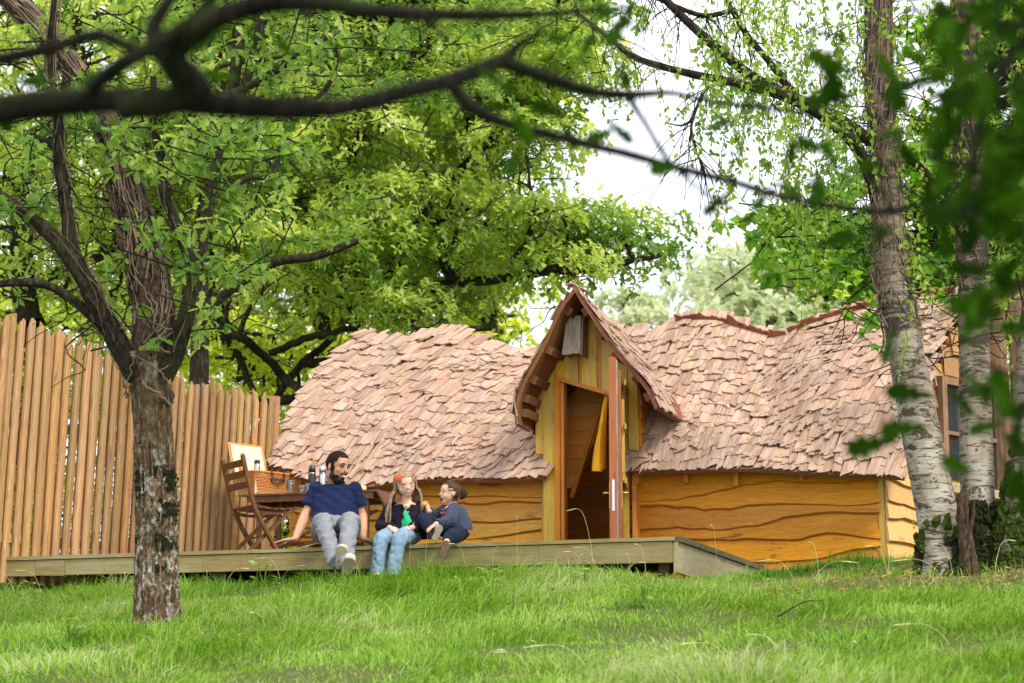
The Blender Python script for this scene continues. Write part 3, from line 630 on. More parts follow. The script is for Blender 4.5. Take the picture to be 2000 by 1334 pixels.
def hy(x): return 735+(x-1085)*(768-735)/(1200-1085)    # line of the door head
gboard(1085.5, 1112, hy(1085), hy(1112), TF-.004); gboard(1112.5, 1130, hy(1112), hy(1130), TF-.014); gboard(1130.5, 1136, hy(1130), hy(1136), TF+.004, 'golden')
gboard(1136.5, 1166, hy(1136), hy(1166), TF-.006); gboard(1166.5, 1176, hy(1166), hy(1176), TF+.003, 'golden'); gboard(1176.5, 1206, hy(1176), hy(1206), TF-.008)
gboard(1206.5, 1228, 1088, 1088, TF+.002); gboard(1228.5, 1247, 878, 880, TF-.012)
b = MB(); q0 = fs(1247, 740); b.box((q0[0]-.05, TF+.03, 3.9), (q0[0]-.02, 3.35, 4.66)); cheek = b.build('cheek_wall', 'innerwood', hut)
for i, z in enumerate((4.08, 4.2, 4.32, 4.44, 4.55)):
    waney(cheek, 0.0, .62, z, z+.11, 0, 70+i, 'golden', 'edge', lambda p: (q0[0]-.018-p[1]*1.0, TF+.03+p[0], p[2]))
# door frame
fr = bpy.data.objects.new('door_frame', None); C.objects.link(fr); fr.parent = hut
def jamb(x0, x1, yt, tt, dep, nm, m='orange', z0=3.2):
    s0, z = fs(x0, yt); s1, _ = fs(x1, yt); b = MB(); b.box((s0, tt, z0), (s1, tt+dep, z)); return b.build(nm, m, fr)
jamb(1084, 1094, 741, TF-.02, .09, 'jamb'); jamb(1094.3, 1101, 747, TF+.0, .09, 'jamb'); jamb(1193, 1199, 772, TF+.0, .09, 'jamb'); jamb(1199.3, 1207, 772, TF-.02, .09, 'jamb')
s0, z0 = fs(1084, 734); s1, z1 = fs(1207, 770); b = MB()
b.add([(s0, TF-.022, z0-.035), (s1, TF-.022, z1-.035), (s1, TF+.07, z1-.035), (s0, TF+.07, z0-.035), (s0, TF-.022, z0), (s1, TF-.022, z1), (s1, TF+.07, z1), (s0, TF+.07, z0)], [(0,3,2,1),(4,5,6,7),(0,1,5,4),(1,2,6,5),(2,3,7,6),(3,0,4,7)]); b.build('head', 'orange', fr)
# open door leaf, seen almost edge on
H0 = np.array([fs(1203, 900)[0], TF-.02]); H1 = np.array([H0[0]+.135, TF-.02-.52]); ld = (H1-H0)/np.linalg.norm(H1-H0); ln = np.array([-ld[1], ld[0]]); LL = np.linalg.norm(H1-H0)
def axD(p): q = H0+ld*p[0]+ln*p[1]; return (q[0], q[1], p[2])
def dbox(lo, hi, nm, m, par, z1b=None):
    x0, y0, z0 = lo; x1, y1, z1 = hi; zb = z1 if z1b is None else z1b; b = MB()
    b.add([axD(p) for p in [(x0,y0,z0),(x1,y0,z0),(x1,y1,z0),(x0,y1,z0),(x0,y0,z1),(x1,y0,zb),(x1,y1,zb),(x0,y1,z1)]], [(0,3,2,1),(4,5,6,7),(0,1,5,4),(1,2,6,5),(2,3,7,6),(3,0,4,7)]); return b.build(nm, m, par)
zt = ht(1205, 697, H1[1])[2]
# +ln points to the right of the leaf as seen from the lawn
leaf = dbox((0, -.035, 3.215), (LL, .022, zt-.13), 'door', 'redwood', hut, zt)
dbox((.004, .0225, 3.22), (LL-.004, .036, zt-.14), 'facing_board', 'weathered', leaf, zt-.02)
dbox((.02, .0365, 3.22), (LL-.03, .062, zt-.20), 'facing_board', 'redwood', leaf, zt-.10)
for z0, z1, a0, a1 in ((3.9, 4.72, .06, .10), (3.9, 4.6, .16, .2), (3.95, 4.55, .3, .34)): dbox((a0, .0625, z0), (a1, .085, z1), 'window_bar', 'golden_v', leaf)
for z in (3.86, 4.3, 4.66): dbox((.0, .0855, z), (.38, .10, z+.05), 'window_ledge', 'golden_v', leaf)
dbox((LL+.0005, -.014, 3.62), (LL+.004, .006, 3.87), 'lock_plate', 'metal', leaf)
for sgn, a, nm in ((-1, -.036, 'handle'), (1, .063, 'handle')):
    b = MB(); b.tube([axD((LL-.06, a, 3.77)), axD((LL-.06, a+sgn*.045, 3.77))], .009, 8); b.tube([axD((LL-.06, a+sgn*.045, 3.77)), axD((LL-.15, a+sgn*.05, 3.77))], .008, 8)
    h = b.build(nm, 'brass', leaf, True); dbox((LL-.08, a-.002 if sgn < 0 else a, 3.64), (LL-.04, a if sgn < 0 else a+.003, 3.86), 'handle_plate', 'brass', leaf)
b = MB(); q = axD((.1, -.04, 4.60)); b.beam([axD((.05, -.037, 4.62)), axD((.05, -.075, 4.62)), axD((.05, -.08, 4.65))], .012, .012); b.build('hook', 'eyedark', leaf)
# purlin ends under the dormer eaves
for side, Q, idx in ((-1, aL, (6, 13, 20, 27, 33)), (1, aR, (8, 15, 22, 29, 35))):
    for i in idx:
        p = Q[i]; tdir = Q[min(i+1, 39)]-Q[i-1]; tdir /= np.linalg.norm(tdir); nrm = np.array([-tdir[2]*side, 0, tdir[0]*side]); nrm = nrm if nrm[2] > 0 else -nrm
        c = p-nrm*.064; b = MB(); hw_ = .034; V = []
        for tt in (TD+.05+random.uniform(-.01, .02), TF+.03):
            for a_, c_ in ((-1, -1), (1, -1), (1, 1), (-1, 1)): V.append((c[0]+tdir[0]*hw_*a_+nrm[0]*.026*c_, tt, c[2]+tdir[2]*hw_*a_+nrm[2]*.026*c_))
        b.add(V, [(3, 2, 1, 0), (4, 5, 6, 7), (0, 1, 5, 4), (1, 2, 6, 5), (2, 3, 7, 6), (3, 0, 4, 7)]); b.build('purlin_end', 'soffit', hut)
# curled tip of the ridge
b = MB(); a0 = aL[0]; 
for k in range(3):
    x = -.03+.022*k; b.beam([(a0[0]+x+.04, TD+.22, a0[2]+.008), (a0[0]+x+.01, TD+.05, a0[2]+.016), (a0[0]+x-.035, TD-.03, a0[2]+.026+.004*k)], .026, .007)
b.build('ridge_tip', 'shingle', hut)
# wooden lantern box on the gable
box = thing('gable_box', 'weathered grey wooden box fixed to the gable above the door', 'box', **FRAME)
s0, z0 = fs(1115, 700); s1, z1 = fs(1147, 625); b = MB()
def frustum(b, x0, x1, x0t, x1t, za, zb, ta, tb, tat, r=None): b.add([(x0, ta, za), (x1, ta, za), (x1, tb, za), (x0, tb, za), (x0t, tat, zb), (x1t, tat, zb), (x1t, tb, zb), (x0t, tb, zb)], [(0,3,2,1),(4,5,6,7),(0,1,5,4),(1,2,6,5),(2,3,7,6),(3,0,4,7)], r)
b = MB(); frustum(b, s0-.018, s0+.062, s0+.02, s0+.075, z0, z1+.01, TF-.20, TF-.182, TF-.165); b.build('front_board', 'weathered', box)
b = MB(); frustum(b, s0+.064, s1-.004, s0+.077, s1-.002, z0+.004, z1+.005, TF-.202, TF-.184, TF-.167); b.build('front_board', 'weathered', box)
b = MB(); frustum(b, s1-.003, s1+.012, s1-.001, s1+.014, z0-.01, z1-.01, TF-.195, TF-.018, TF-.16); b.build('side_board', 'postwood', box)
b = MB(); frustum(b, s0+.0, s0+.014, s0+.03, s0+.044, z0, z1-.01, TF-.18, TF-.018, TF-.16); b.build('side_board', 'postwood', box)
b = MB(); b.box((s0+.03, TF-.15, z1-.005), (s1+.02, TF-.016, z1+.01)); b.build('lid', 'postwood', box)
# mustard cloth hanging from the hook inside the door
mc = thing('hanging_cloth', 'mustard yellow cloth hanging from a hook on the open door', 'cloth', **FRAME)
nu, nv = 22, 26; V = []; 
for j in range(nv):
    v = j/(nv-1); z = 4.60-v*.60
    for i in range(nu):
        u = i/(nu-1)*2*math.pi; rr = .022+.05*v**.7; fold = 1+.40*math.sin(3*u+3*v)+.22*math.sin(7*u+2*v); q = axD((.12+rr*1.3*fold*math.cos(u)+.02*v, -.055-.015*v-rr*.55*(1+math.sin(u))*fold, 0)); V.append((q[0], q[1], z-.02*math.sin(u+1)*v))
Fq = [(j*nu+i, j*nu+(i+1) % nu, (j+1)*nu+(i+1) % nu, (j+1)*nu+i) for j in range(nv-1) for i in range(nu)]
link('cloth', mesh_np('cloth', V, Fq, True), 'mustard', mc)

# ================================================================== fences
def paling_variant(k, w, th):
    r = random.Random(k*7+3); n = 5; xs = np.linspace(-w/2, w/2, n); prof = [-th*(1-.85*abs(x/(w/2))**2.6) for x in xs]; V = []; sl = r.uniform(-1.0, 1.3)
    for zi in (0, .25, .5, .75, 1.0):
        off = r.uniform(-.002, .002)
        for x, y in zip(xs, prof): V.append((x+off, y, zi if zi < 1 else 1.0+(x/w)*sl*.075-.018*abs(x/(w/2))**1.5*(1.5 if k % 2 else .4)))
        for x in xs[::-1]: V.append((x+off, 0, zi if zi < 1 else 1.0+(x/w)*sl*.075-.018*abs(x/(w/2))**1.5*(1.5 if k % 2 else .4)))
    m_ = 2*n; Fs = [(j*m_+i, j*m_+(i+1) % m_, (j+1)*m_+(i+1) % m_, (j+1)*m_+i) for j in range(4) for i in range(m_)]+[tuple(range(4*m_, 5*m_)), tuple(range(m_-1, -1, -1))]
    return V, Fs
def fence(path, tops, pitch, name, label, m='larch', zb=3.0, wide=.060, narrow=.042, lean=.035):
    f = thing(name, label, 'fence', (0, 0, 0)); variants = []
    for k in range(6):
        for wd, th in ((wide*1.08, .042), (narrow*1.1, .026)):
            V, Fs = paling_variant(k, wd, th); me = bpy.data.meshes.new('paling'); me.from_pydata([(x, y, z*1.8) for x, y, z in V], [], Fs); me.materials.append(M[m]); variants.append(me)
    P = np.array(path, float); seg = np.linalg.norm(np.diff(P, axis=0), axis=1); cum = np.concatenate([[0], np.cumsum(seg)]); L_ = cum[-1]; d = 0; k = 0
    while d < L_:
        x = np.interp(d, cum, P[:, 0]); y = np.interp(d, cum, P[:, 1]); zt = np.interp(d/L_, *tops); x2 = np.interp(d+.05, cum, P[:, 0]); y2 = np.interp(d+.05, cum, P[:, 1]); a = math.atan2(y2-y, x2-x) if d+.05 < L_ else a
        o = bpy.data.objects.new('paling', variants[(random.randrange(6))*2+(k % 2)]); C.objects.link(o); o.parent = f; nx, ny = math.sin(a), -math.cos(a); off = .018 if k % 2 == 0 else -.018
        zt2 = zt+random.uniform(-.035, .045); o.location = (x+nx*off, y+ny*off, zb); o.rotation_euler = (0, lean+random.uniform(-.006, .006), a*.4+ROT*.6 if name == 'paling_fence' else a); o.scale = (random.uniform(.92, 1.06), random.uniform(.8, 1.1), (zt2-zb)/1.8)
        d += pitch*.5*random.uniform(.95, 1.05); d += 0; k += 1
    for h in (.35, 1.25):
        b = MB(); pts = [(np.interp(q, cum, P[:, 0])+.045*BX[0]*0-math.sin(a)*.03, np.interp(q, cum, P[:, 1])+math.cos(a)*.03, zb+h) for q in np.linspace(0, L_, 5)]; b.beam(pts, .03, .07); b.build('rail', m, f)
    return f
pa = hw(-60, 1000, -.35); pb = hw(0, 1000, -.02); pc = hw(250, 1000, 1.05); pd = hw(512, 1000, 2.60)
def ztop(px, py, t): return hw(px, py, t)[2]
tp = [0, .1, .35, .6, .8, 1.0]; pth = [pa[:2], pb[:2], pc[:2], pd[:2]]
FL = fence(pth, ([0, .13, .30, .42, .58, .78, 1.0], [ztop(-60, 610, -.35), ztop(0, 622, -.02), ztop(110, 665, .45), ztop(200, 698, .85), ztop(310, 735, 1.3), ztop(420, 752, 1.85), ztop(512, 778, 2.60)]), .092,
      'paling_fence', 'tall pale larch paling fence at the left end of the deck behind the oak')
q = hw(522, 1000, 2.65); b = MB(); b.box((-.035, -.035, 0), (.035, .035, hw(522, 775, 2.65)[2]-3.0)); p = b.build('end_post', 'larch', FL); p.location = (q[0], q[1], 3.0); p.rotation_euler = (0, .03, ROT)
pa = at(1963, 900, 20.4); pb = at(2260, 900, 19.8)
FR = fence([pa[:2], pb[:2]], ([0, 1], [at(1965, 558, 20.4)[2], at(2200, 540, 19.8)[2]]), .24, 'board_fence', 'weathered brown board fence behind the birches at the right edge', 'postwood', 3.1, .15, .09, -.01)

# ================================================================== figures
class Fig:                                   # closed shapes that overlap; fused by a voxel remesh into ONE continuous surface
    def __init__(s): s.v = []; s.f = []; s.n = 0
    def add(s, V, Fs): s.v += [tuple(map(float, p)) for p in V]; s.f += [tuple(i+s.n for i in f) for f in Fs]; s.n += len(V)
    def ell(s, c, rad, R=None): V, Fs = ell_vf(c, rad, R, 20, 14); s.add(V, Fs)
    def limb(s, pts, rad, n=16, flat=False):  # tapered limb through points, round ends unless flat
        P = np.array(pts, float); r = np.array(rad, float)
        if len(P) > 2: q = spline(np.hstack([P, r[:, None]]), 4*len(P)); P = q[:, :3]; r = q[:, 3]
        V, Fs = tube_vf(P, r, n); Fs = [tuple(f) for f in Fs]; L = len(V); Fs += [tuple(range(n-1, -1, -1)), tuple(range(L-n, L))]; s.add(V, Fs)
        if not flat: s.ell(P[0], (r[0],)*3); s.ell(P[-1], (r[-1],)*3)
        elif flat == 'end': s.ell(P[0], (r[0],)*3)
    def loft(s, rings, n=24):                 # rings: centre, half-width vector, half-depth vector
        V = []
        for c, a, b_ in rings:
            for k in range(n): t_ = 2*math.pi*k/n; cs, sn = math.cos(t_), math.sin(t_); e = .82; cs = math.copysign(abs(cs)**e, cs); sn = math.copysign(abs(sn)**e, sn); V.append(np.array(c)+np.array(a)*cs+np.array(b_)*sn)
        Fs = [(i*n+k, i*n+(k+1) % n, (i+1)*n+(k+1) % n, (i+1)*n+k) for i in range(len(rings)-1) for k in range(n)]+[tuple(range(n-1, -1, -1)), tuple(range(len(V)-n, len(V)))]; s.add(V, Fs)
    def fuse(s, vox, it=4, fac=.5, name='body'):
        me = bpy.data.meshes.new('tmp'); me.from_pydata(s.v, [], s.f); me.update(); o = bpy.data.objects.new('tmp', me); C.objects.link(o)
        md = o.modifiers.new('r', 'REMESH'); md.mode = 'VOXEL'; md.voxel_size = vox; md.adaptivity = 0
        if it: m2 = o.modifiers.new('s', 'SMOOTH'); m2.iterations = it; m2.factor = fac
        dg = bpy.context.evaluated_depsgraph_get(); dg.update(); r = bpy.data.meshes.new_from_object(o.evaluated_get(dg)); bpy.data.objects.remove(o); r.name = name
        r.polygons.foreach_set('use_smooth', np.ones(len(r.polygons), bool)); return r
def co_of(me): a = np.empty(len(me.vertices)*3, np.float32); me.vertices.foreach_get('co', a); return a.reshape(-1, 3)
def no_of(me): a = np.empty(len(me.vertices)*3, np.float32); me.vertices.foreach_get('normal', a); return a.reshape(-1, 3)
def displace(me, fn): co = co_of(me); n = no_of(me); co = co+n*fn(co)[:, None]; me.vertices.foreach_set('co', co.astype(np.float32).ravel()); me.update()
def shell(me, keep, off, name, m, parent, nz=None):       # a coat over part of a body: hair, beard
    co = co_of(me); n = no_of(me); k = keep(co, n); fs = [tuple(p.vertices) for p in me.polygons if all(k[v] for v in p.vertices)]
    used = sorted({v for f in fs for v in f}); ix = {v: i for i, v in enumerate(used)}; d = off if np.isscalar(off) else off[used][:, None]; nn = n[used]
    V = co[used]+nn*d+(nn*nz(co[used])[:, None] if nz is not None else 0); r = bpy.data.meshes.new(name); r.from_pydata(V.tolist(), [], [tuple(ix[v] for v in f) for f in fs]); r.update()
    r.polygons.foreach_set('use_smooth', np.ones(len(r.polygons), bool)); return link(name, r, m, parent)
def headframe(yaw, pitch, roll=0):            # yaw 0 looks at the camera (-Y), positive turns to the picture's right
    f = Matrix.Rotation(yaw, 3, 'Z')@Matrix.Rotation(-pitch, 3, 'X')@Matrix.Rotation(roll, 3, 'Y')
    return np.array(f)@np.array([[-1, 0, 0], [0, -1, 0], [0, 0, 1.]]).T   # columns: face right, face forward, up
def add_head(fg, c, R, H, kid=False, mouth_open=0, beardy=False):
    def P(x, y, z): return np.array(c)+R@(np.array([x, y, z])*H)
    def r(*a): return tuple(q*H for q in a)
    if kid:
        fg.ell(P(0, -.05, .10), r(.36, .43, .39), R); fg.ell(P(0, .08, -.10), r(.30, .30, .33), R); fg.ell(P(0, .19, -.33+(-.03 if mouth_open else 0)), r(.14, .14, .11), R)
        for s in (-1, 1): fg.ell(P(s*.15, .22, -.15), r(.11, .11, .11), R); fg.ell(P(s*.335, -.03, -.06), r(.035, .075, .10), R)
        fg.limb([P(0, .37, -.01), P(0, .42, -.09)], [.03*H, .045*H], 8); fg.ell(P(0, .34, -.215), r(.075, .05, .02), R); fg.ell(P(0, .33, -.265-(.07 if mouth_open else 0)), r(.06, .045, .025), R)
    else:
        fg.ell(P(0, -.04, .12), r(.315, .40, .37), R); fg.ell(P(0, .07, -.10), r(.26, .29, .36), R); fg.ell(P(0, .17, -.37), r(.15, .16, .12), R)
        for s in (-1, 1): fg.ell(P(s*.15, .21, -.08), r(.09, .11, .09), R); fg.ell(P(s*.315, -.03, -.04), r(.035, .075, .105), R); fg.ell(P(s*.20, .0, -.28), r(.07, .14, .12), R); fg.ell(P(s*.12, .31, .105), r(.11, .05, .035), R)
        fg.limb([P(0, .335, .08), P(0, .40, -.03), P(0, .425, -.09)], [.028*H, .038*H, .05*H], 8); fg.ell(P(0, .35, -.225), r(.10, .05, .025), R); fg.ell(P(0, .34, -.275), r(.085, .05, .028), R)
    return P
def add_hand(fg, w, d, up, L, side, curl=.25, thumb=1, spread=.12):
    """wrist w, direction of the fingers d, back of the hand up, length L; thumb leaves the side given by side"""
    d = np.array(d, float); d /= np.linalg.norm(d); up = np.array(up, float); up -= d*(up@d); up /= np.linalg.norm(up); x = np.cross(d, up)*side
    R = np.stack([x, d, up], 1); w = np.array(w, float); fg.ell(w+d*L*.27, (L*.22, L*.30, L*.095), R)
    for i, (o, ln) in enumerate(((.16, .44), (.055, .5), (-.05, .46), (-.15, .36))):
        dd = d+x*(o*spread*6); dd /= np.linalg.norm(dd); p0 = w+d*L*.42+x*o*L; p1 = p0+(dd*math.cos(curl*.5)-up*math.sin(curl*.5))*ln*L*.5; p2 = p1+(dd*math.cos(curl*1.6)-up*math.sin(curl*1.6))*ln*L*.32; p3 = p2+(dd*math.cos(curl*2.8)-up*math.sin(curl*2.8))*ln*L*.22
        fg.limb([p0, p1, p2, p3], [L*.055, L*.05, L*.045, L*.038], 8)
    p0 = w+d*L*.12+x*L*.13; p1 = p0+(x*.75+d*.65-up*.2)*L*.22; p2 = p1+(x*.25+d*.9-up*.35)*L*.19; fg.limb([p0, p1, p2], [L*.07, L*.058, L*.045], 8)
def person(label, group=None):
    o = bpy.data.objects.new('person', None); C.objects.link(o); o['label'] = label; o['category'] = 'person'; return o
def Pt(px, py, t): return hw(px, py, t)
def wrinkle(co, amp, sx=14, sz=34, seed=1): return amp*fbm(co*np.array([sx, sx, sz]), seed, 2)
def eyes(par, P, R, H, closed=False, iris='eyedark', brow='beard', z=.03, x=.125, y=.30, browz=.115, size=.05):
    for s in (-1, 1):
        if not closed:
            b = MB(); b.ell(P(s*x, y+.005, z), (size*1.15*H, size*.7*H, size*.62*H), R, 12, 8); b.build('eye', 'white', par, True)
            b = MB(); b.ell(P(s*x+.01, y+.035, z-.005), (size*.55*H, size*.4*H, size*.55*H), R, 10, 6); b.build('iris', 'eyedark', par, True)
        b = MB(); b.tube(spline([P(s*x-.065, y+.025, z+(.012 if not closed else -.012)), P(s*x, y+.055, z+(.04 if not closed else -.034)), P(s*x+.065, y+.02, z+(.01 if not closed else -.012))], 7), .0125*H*(1.15 if closed else 1.2), 5); b.build('eyelid', iris, par, True)
        b = MB(); b.tube(spline([P(s*x-.08, y+.045, z+browz), P(s*x, y+.07, z+browz+.022), P(s*x+.085, y+.02, z+browz-.0)], 7), [.010*H, .016*H, .018*H, .02*H, .018*H, .013*H, .008*H], 6); b.build('eyebrow', brow, par, True)

# ---- man
man = person('bearded man in navy t-shirt and grey trousers leaning back on his hands')
HC = Pt(660, 912, .42); HH = .245; HR = headframe(math.radians(47), math.radians(-12), math.radians(3))
fg = Fig(); P = add_head(fg, HC, HR, HH)
neck = Pt(655, 946, .50); shl = Pt(615, 953, .48); shr = Pt(695, 953, .46); chest = Pt(655, 978, .46); belly = Pt(654, 1010, .40); pelv = Pt(654, 1036, .28)
fg.limb([neck, P(0, -.12, -.25)], [.062, .058])
wv = (shr-shl); wv /= np.linalg.norm(wv); dv = np.cross(wv, np.array([0, 0, 1.])); dv /= np.linalg.norm(dv)
def ringm(c, w, d): return (c, wv*w, dv*d)
fg.loft([ringm(neck+np.array([0, .0, .0]), .07, .06), ringm(Pt(655, 953, .49), .13, .085), ringm(chest, .165, .115), ringm(belly, .15, .11), ringm(pelv, .165, .12)])
el = Pt(596, 1008, .40); wl_ = Pt(577, 1052, .10); er = Pt(707, 1010, .50); wr_ = Pt(709, 1052, .28)
fg.limb([shl+np.array([.02,0,-.02]), el], [.036, .041]); fg.limb([el, (el+wl_)/2, wl_], [.041, .037, .026]); fg.limb([shr+np.array([-.02,0,-.02]), er], [.036, .041]); fg.limb([er, (er+wr_)/2, wr_], [.041, .037, .026])
hd = Pt(552, 1058, .02)-wl_; add_hand(fg, wl_+np.array([0, 0, -.005]), (-1.0, -.35, -.12), (.1, .1, 1), .17, 1, .12)
add_hand(fg, wr_+np.array([0, 0, -.004]), (.55, .6, -.2), (0, .1, 1), .16, -1, .15)
kl = Pt(632, 1022, -.20); kr = Pt(683, 1020, -.20); al = Pt(652, 1092, -.50); ar = Pt(676, 1096, -.56); hl = Pt(634, 1036, .26); hr_ = Pt(676, 1036, .26)
fg.limb([hl, kl], [.085, .06]); fg.limb([hr_, kr], [.085, .06]); fg.limb([kl, al], [.058, .038]); fg.limb([kr, ar], [.058, .038])
body = link('body', fg.fuse(.0065, 3), 'skin_man', man)
me = body.data
def inhead(co): return (co-HC)@HR/HH
def hairkeep(co, n):
    q = inhead(co); x, y, z = q.T; lim = .27-.0*y; hairline = np.where(y > .20, .30+.25*(np.abs(x) > .2)*-1*(.12), np.where(y > .02, .06+.55*np.clip(y-.02, 0, 1)+.0, -.05-.5*np.clip(-y, 0, .5)))
    side = (np.abs(x) > .2)&(y > .0)&(y < .13)&(z > -.12); ear = (np.abs(x) > .325)&(np.abs(z+.04) < .12)&(np.abs(y+.03) < .09)
    return ((z > hairline)|side)&~ear&(z > -.32)&(np.linalg.norm(q, axis=1) < .7)
shell(me, hairkeep, .0045, 'hair', 'hair_dark', man, lambda c: .002*noise3(c*140, 4))
def beardkeep(co, n):
    q = inhead(co); x, y, z = q.T; jaw = (z < -.22-.05*np.clip(y, 0, .3))&(z > -.56)&(y > -.02)&(n@HR[:, 1] > -.5); jaw &= ~((y > .28)&(z > -.285)&(np.abs(x) < .12)); sidb = (np.abs(x) > .19)&(y > -.01)&(y < .15)&(z > -.35)&(z < .0)
    mous = (y > .30)&(z < -.145)&(z > -.225)&(np.abs(x) < .17); ear = (np.abs(x) > .315)&(np.abs(z+.04) < .14)&(y < .06)
    return (jaw|sidb|mous)&~ear&(np.linalg.norm(q, axis=1) < .68)
shell(me, beardkeep, .0035, 'beard', 'beard', man, lambda c: .002*noise3(c*150, 6))
eyes(man, P, HR, HH, False, brow='beard', browz=.085, size=.042)
b = MB(); b.ell(P(0, .375, -.25), (.058*HH, .028*HH, .02*HH), HR); b.build('teeth', 'white', man, True)
b = MB(); b.tube(spline([P(-.10, .335, -.235), P(0, .38, -.285), P(.10, .335, -.235)], 8), .017*HH, 6); b.build('lip', 'lip', man, True)
tf = Fig(); tf.loft([ringm(neck+np.array([0, 0, -.012]), .085, .075), ringm(Pt(655, 947, .49), .125, .09), ringm(Pt(655, 952, .485), .182, .11), ringm(chest, .178, .132), ringm(belly, .182, .132), ringm(Pt(655, 1026, .33), .192, .145), ringm(Pt(655, 1036, .29), .19, .15)])
sl_ = shl+(el-shl)*.70; sr_ = shr+(er-shr)*.66
tf.limb([shl+np.array([.01, 0, -.004]), sl_], [.054, .062], flat='end'); tf.limb([shr+np.array([-.01, 0, -.004]), sr_], [.054, .060], flat='end')
tee = tf.fuse(.008, 9); displace(tee, lambda c: wrinkle(c, .007, 8, 34, 3)+.0025*np.sin((c[:, 2]*1.4+c[:, 0]*.7)*60+3*noise3(c*6, 2))); link('t_shirt', tee, 'tee', man)
b = MB(); b.tube(spline([neck+wv*.072*math.cos(a)+dv*.064*math.sin(a)+np.array([0, -.004, .004+.012*abs(math.cos(a))]) for a in np.linspace(0, 2*math.pi, 22)], 40), .007, 6); b.build('collar', 'tee', man, True)
tr = Fig(); tr.loft([ringm(Pt(655, 1008, .34), .155, .12), ringm(Pt(655, 1020, .32), .172, .135), ringm(pelv, .188, .14), ringm(Pt(655, 1052, .26), .18, .13)])
tr.limb([hl, (hl+kl)/2+np.array([-.012, 0, .01]), kl+np.array([0, 0, .005])], [.104, .090, .070]); tr.limb([hr_, (hr_+kr)/2+np.array([.012, 0, .01]), kr+np.array([0, 0, .005])], [.104, .090, .070])
tr.limb([kl, (kl+al)/2, al+(al-kl)*.13], [.070, .062, .052], flat='end'); tr.limb([kr, (kr+ar)/2, ar+(ar-kr)*.13], [.070, .062, .052], flat='end')
tru = tr.fuse(.008, 5); displace(tru, lambda c: wrinkle(c, .010, 14, 34, 8)+.003*np.sin((c[:, 2]*.9-c[:, 0]*1.3)*70+4*noise3(c*8, 5))); link('trousers', tru, 'grey_trousers', man)
def shoe(par, heel, toe, soleup, L, w, ms, mu):
    """heel and toe points of the sole, soleup = direction from sole into the foot"""
    heel = np.array(heel, float); d = np.array(toe, float)-heel; d /= np.linalg.norm(d); u = np.array(soleup, float); u -= d*(u@d); u /= np.linalg.norm(u); x = np.cross(d, u)
    prof = [(0, .30), (.06, .62), (.15, .74), (.35, .70), (.5, .74), (.68, .96), (.8, 1.0), (.91, .84), (.97, .55), (1.0, .2)]
    q = spline([(a, c) for a, c in prof], 22); out = [(a, c) for a, c in q]+[(a, -c) for a, c in q[::-1]]; n = len(out); V = []
    for h, k in ((-.003, .93), (0, 1), (.022, 1.0), (.024, .9)):
        for a, c in out: V.append(heel+d*(.5+(a-.5)*k)*L+x*c*w/2*k+u*h)
    b = MB(); b.add(V, [tuple(range(n)), tuple(range(4*n-1, 3*n-1, -1))]+[(j*n+(i+1) % n, j*n+i, (j+1)*n+i, (j+1)*n+(i+1) % n) for j in range(3) for i in range(n)]); b.build('shoe_sole', ms, par)
    V = []; Fs = []; R_ = [(.0, .86), (.03, .88), (.055, .6), (.062, .3)]
    for h, k in R_:
        for a, c in out: hh = h*(1.0+.35*(1-a)); V.append(heel+d*(.5+(a-.5)*(k+.06))*L*(1)+x*c*w/2*k+u*(.02+hh))
    b = MB(); b.add(V, [(j*n+(i+1) % n, j*n+i, (j+1)*n+i, (j+1)*n+(i+1) % n) for j in range(3) for i in range(n)]+[tuple(range(4*n-1, 3*n-1, -1))]); b.build('shoe', mu, par, True)
shoe(man, Pt(663, 1112, -.55), Pt(668, 1066, -.62), (.05, 1, .10), .18, .092, 'sole', 'shoe')
shoe(man, Pt(675, 1122, -.60), Pt(686, 1085, -.72), (-.1, 1, .25), .17, .088, 'sole', 'shoe')

# ---- girl with long hair
girl = person('girl with long fair hair, orange hair flower, dark cardigan and pale jeans')
GC = Pt(792, 946, .16); GH = .20; GR = headframe(math.radians(16), math.radians(-14), math.radians(-10))
fg = Fig(); P = add_head(fg, GC, GR, GH, True)
gn = Pt(793, 981, .20); g1 = Pt(765, 993, .22); g2 = Pt(823, 991, .24); gc_ = Pt(794, 1010, .22); gp = Pt(792, 1042, .22)
fg.limb([gn, P(0, -.08, -.25)], [.042, .040]); wv = g2-g1; wv /= np.linalg.norm(wv); dv = np.cross(wv, [0, 0, 1.]); dv /= np.linalg.norm(dv)
fg.loft([ringm(gn, .05, .04), ringm(Pt(793, 989, .22), .11, .06), ringm(gc_, .11, .075), ringm(gp, .115, .085)])
e1 = Pt(745, 1028, .18); w1 = Pt(762, 1031, -.04); e2 = Pt(832, 1026, .20); w2 = Pt(803, 1031, -.02)
fg.limb([g1, e1], [.034, .028]); fg.limb([e1, w1], [.028, .020]); fg.limb([g2, e2], [.034, .028]); fg.limb([e2, w2], [.028, .020])
add_hand(fg, w1, (.75, -.25, -.4), (-.1, -.6, .8), .115, -1, .5); add_hand(fg, w2, (-.85, -.25, -.25), (.1, -.6, .8), .115, 1, .5)
k1 = Pt(744, 1052, -.16); k2 = Pt(781, 1049, -.17); a1 = Pt(738, 1108, -.19); a2 = Pt(768, 1107, -.20); h1 = Pt(770, 1044, .18); h2 = Pt(806, 1044, .18)
for h, k_, a_ in ((h1, k1, a1), (h2, k2, a2)): fg.limb([h, k_], [.055, .04]); fg.limb([k_, a_], [.038, .028]); fg.ell(a_+np.array([0, -.03, -.06]), (.03, .06, .02))
body = link('body', fg.fuse(.0052, 3), 'skin_girl', girl)
eyes(girl, P, GR, GH, True, iris='hair_brown', brow='hair_blonde', z=-.03, x=.145, y=.295, browz=.10)
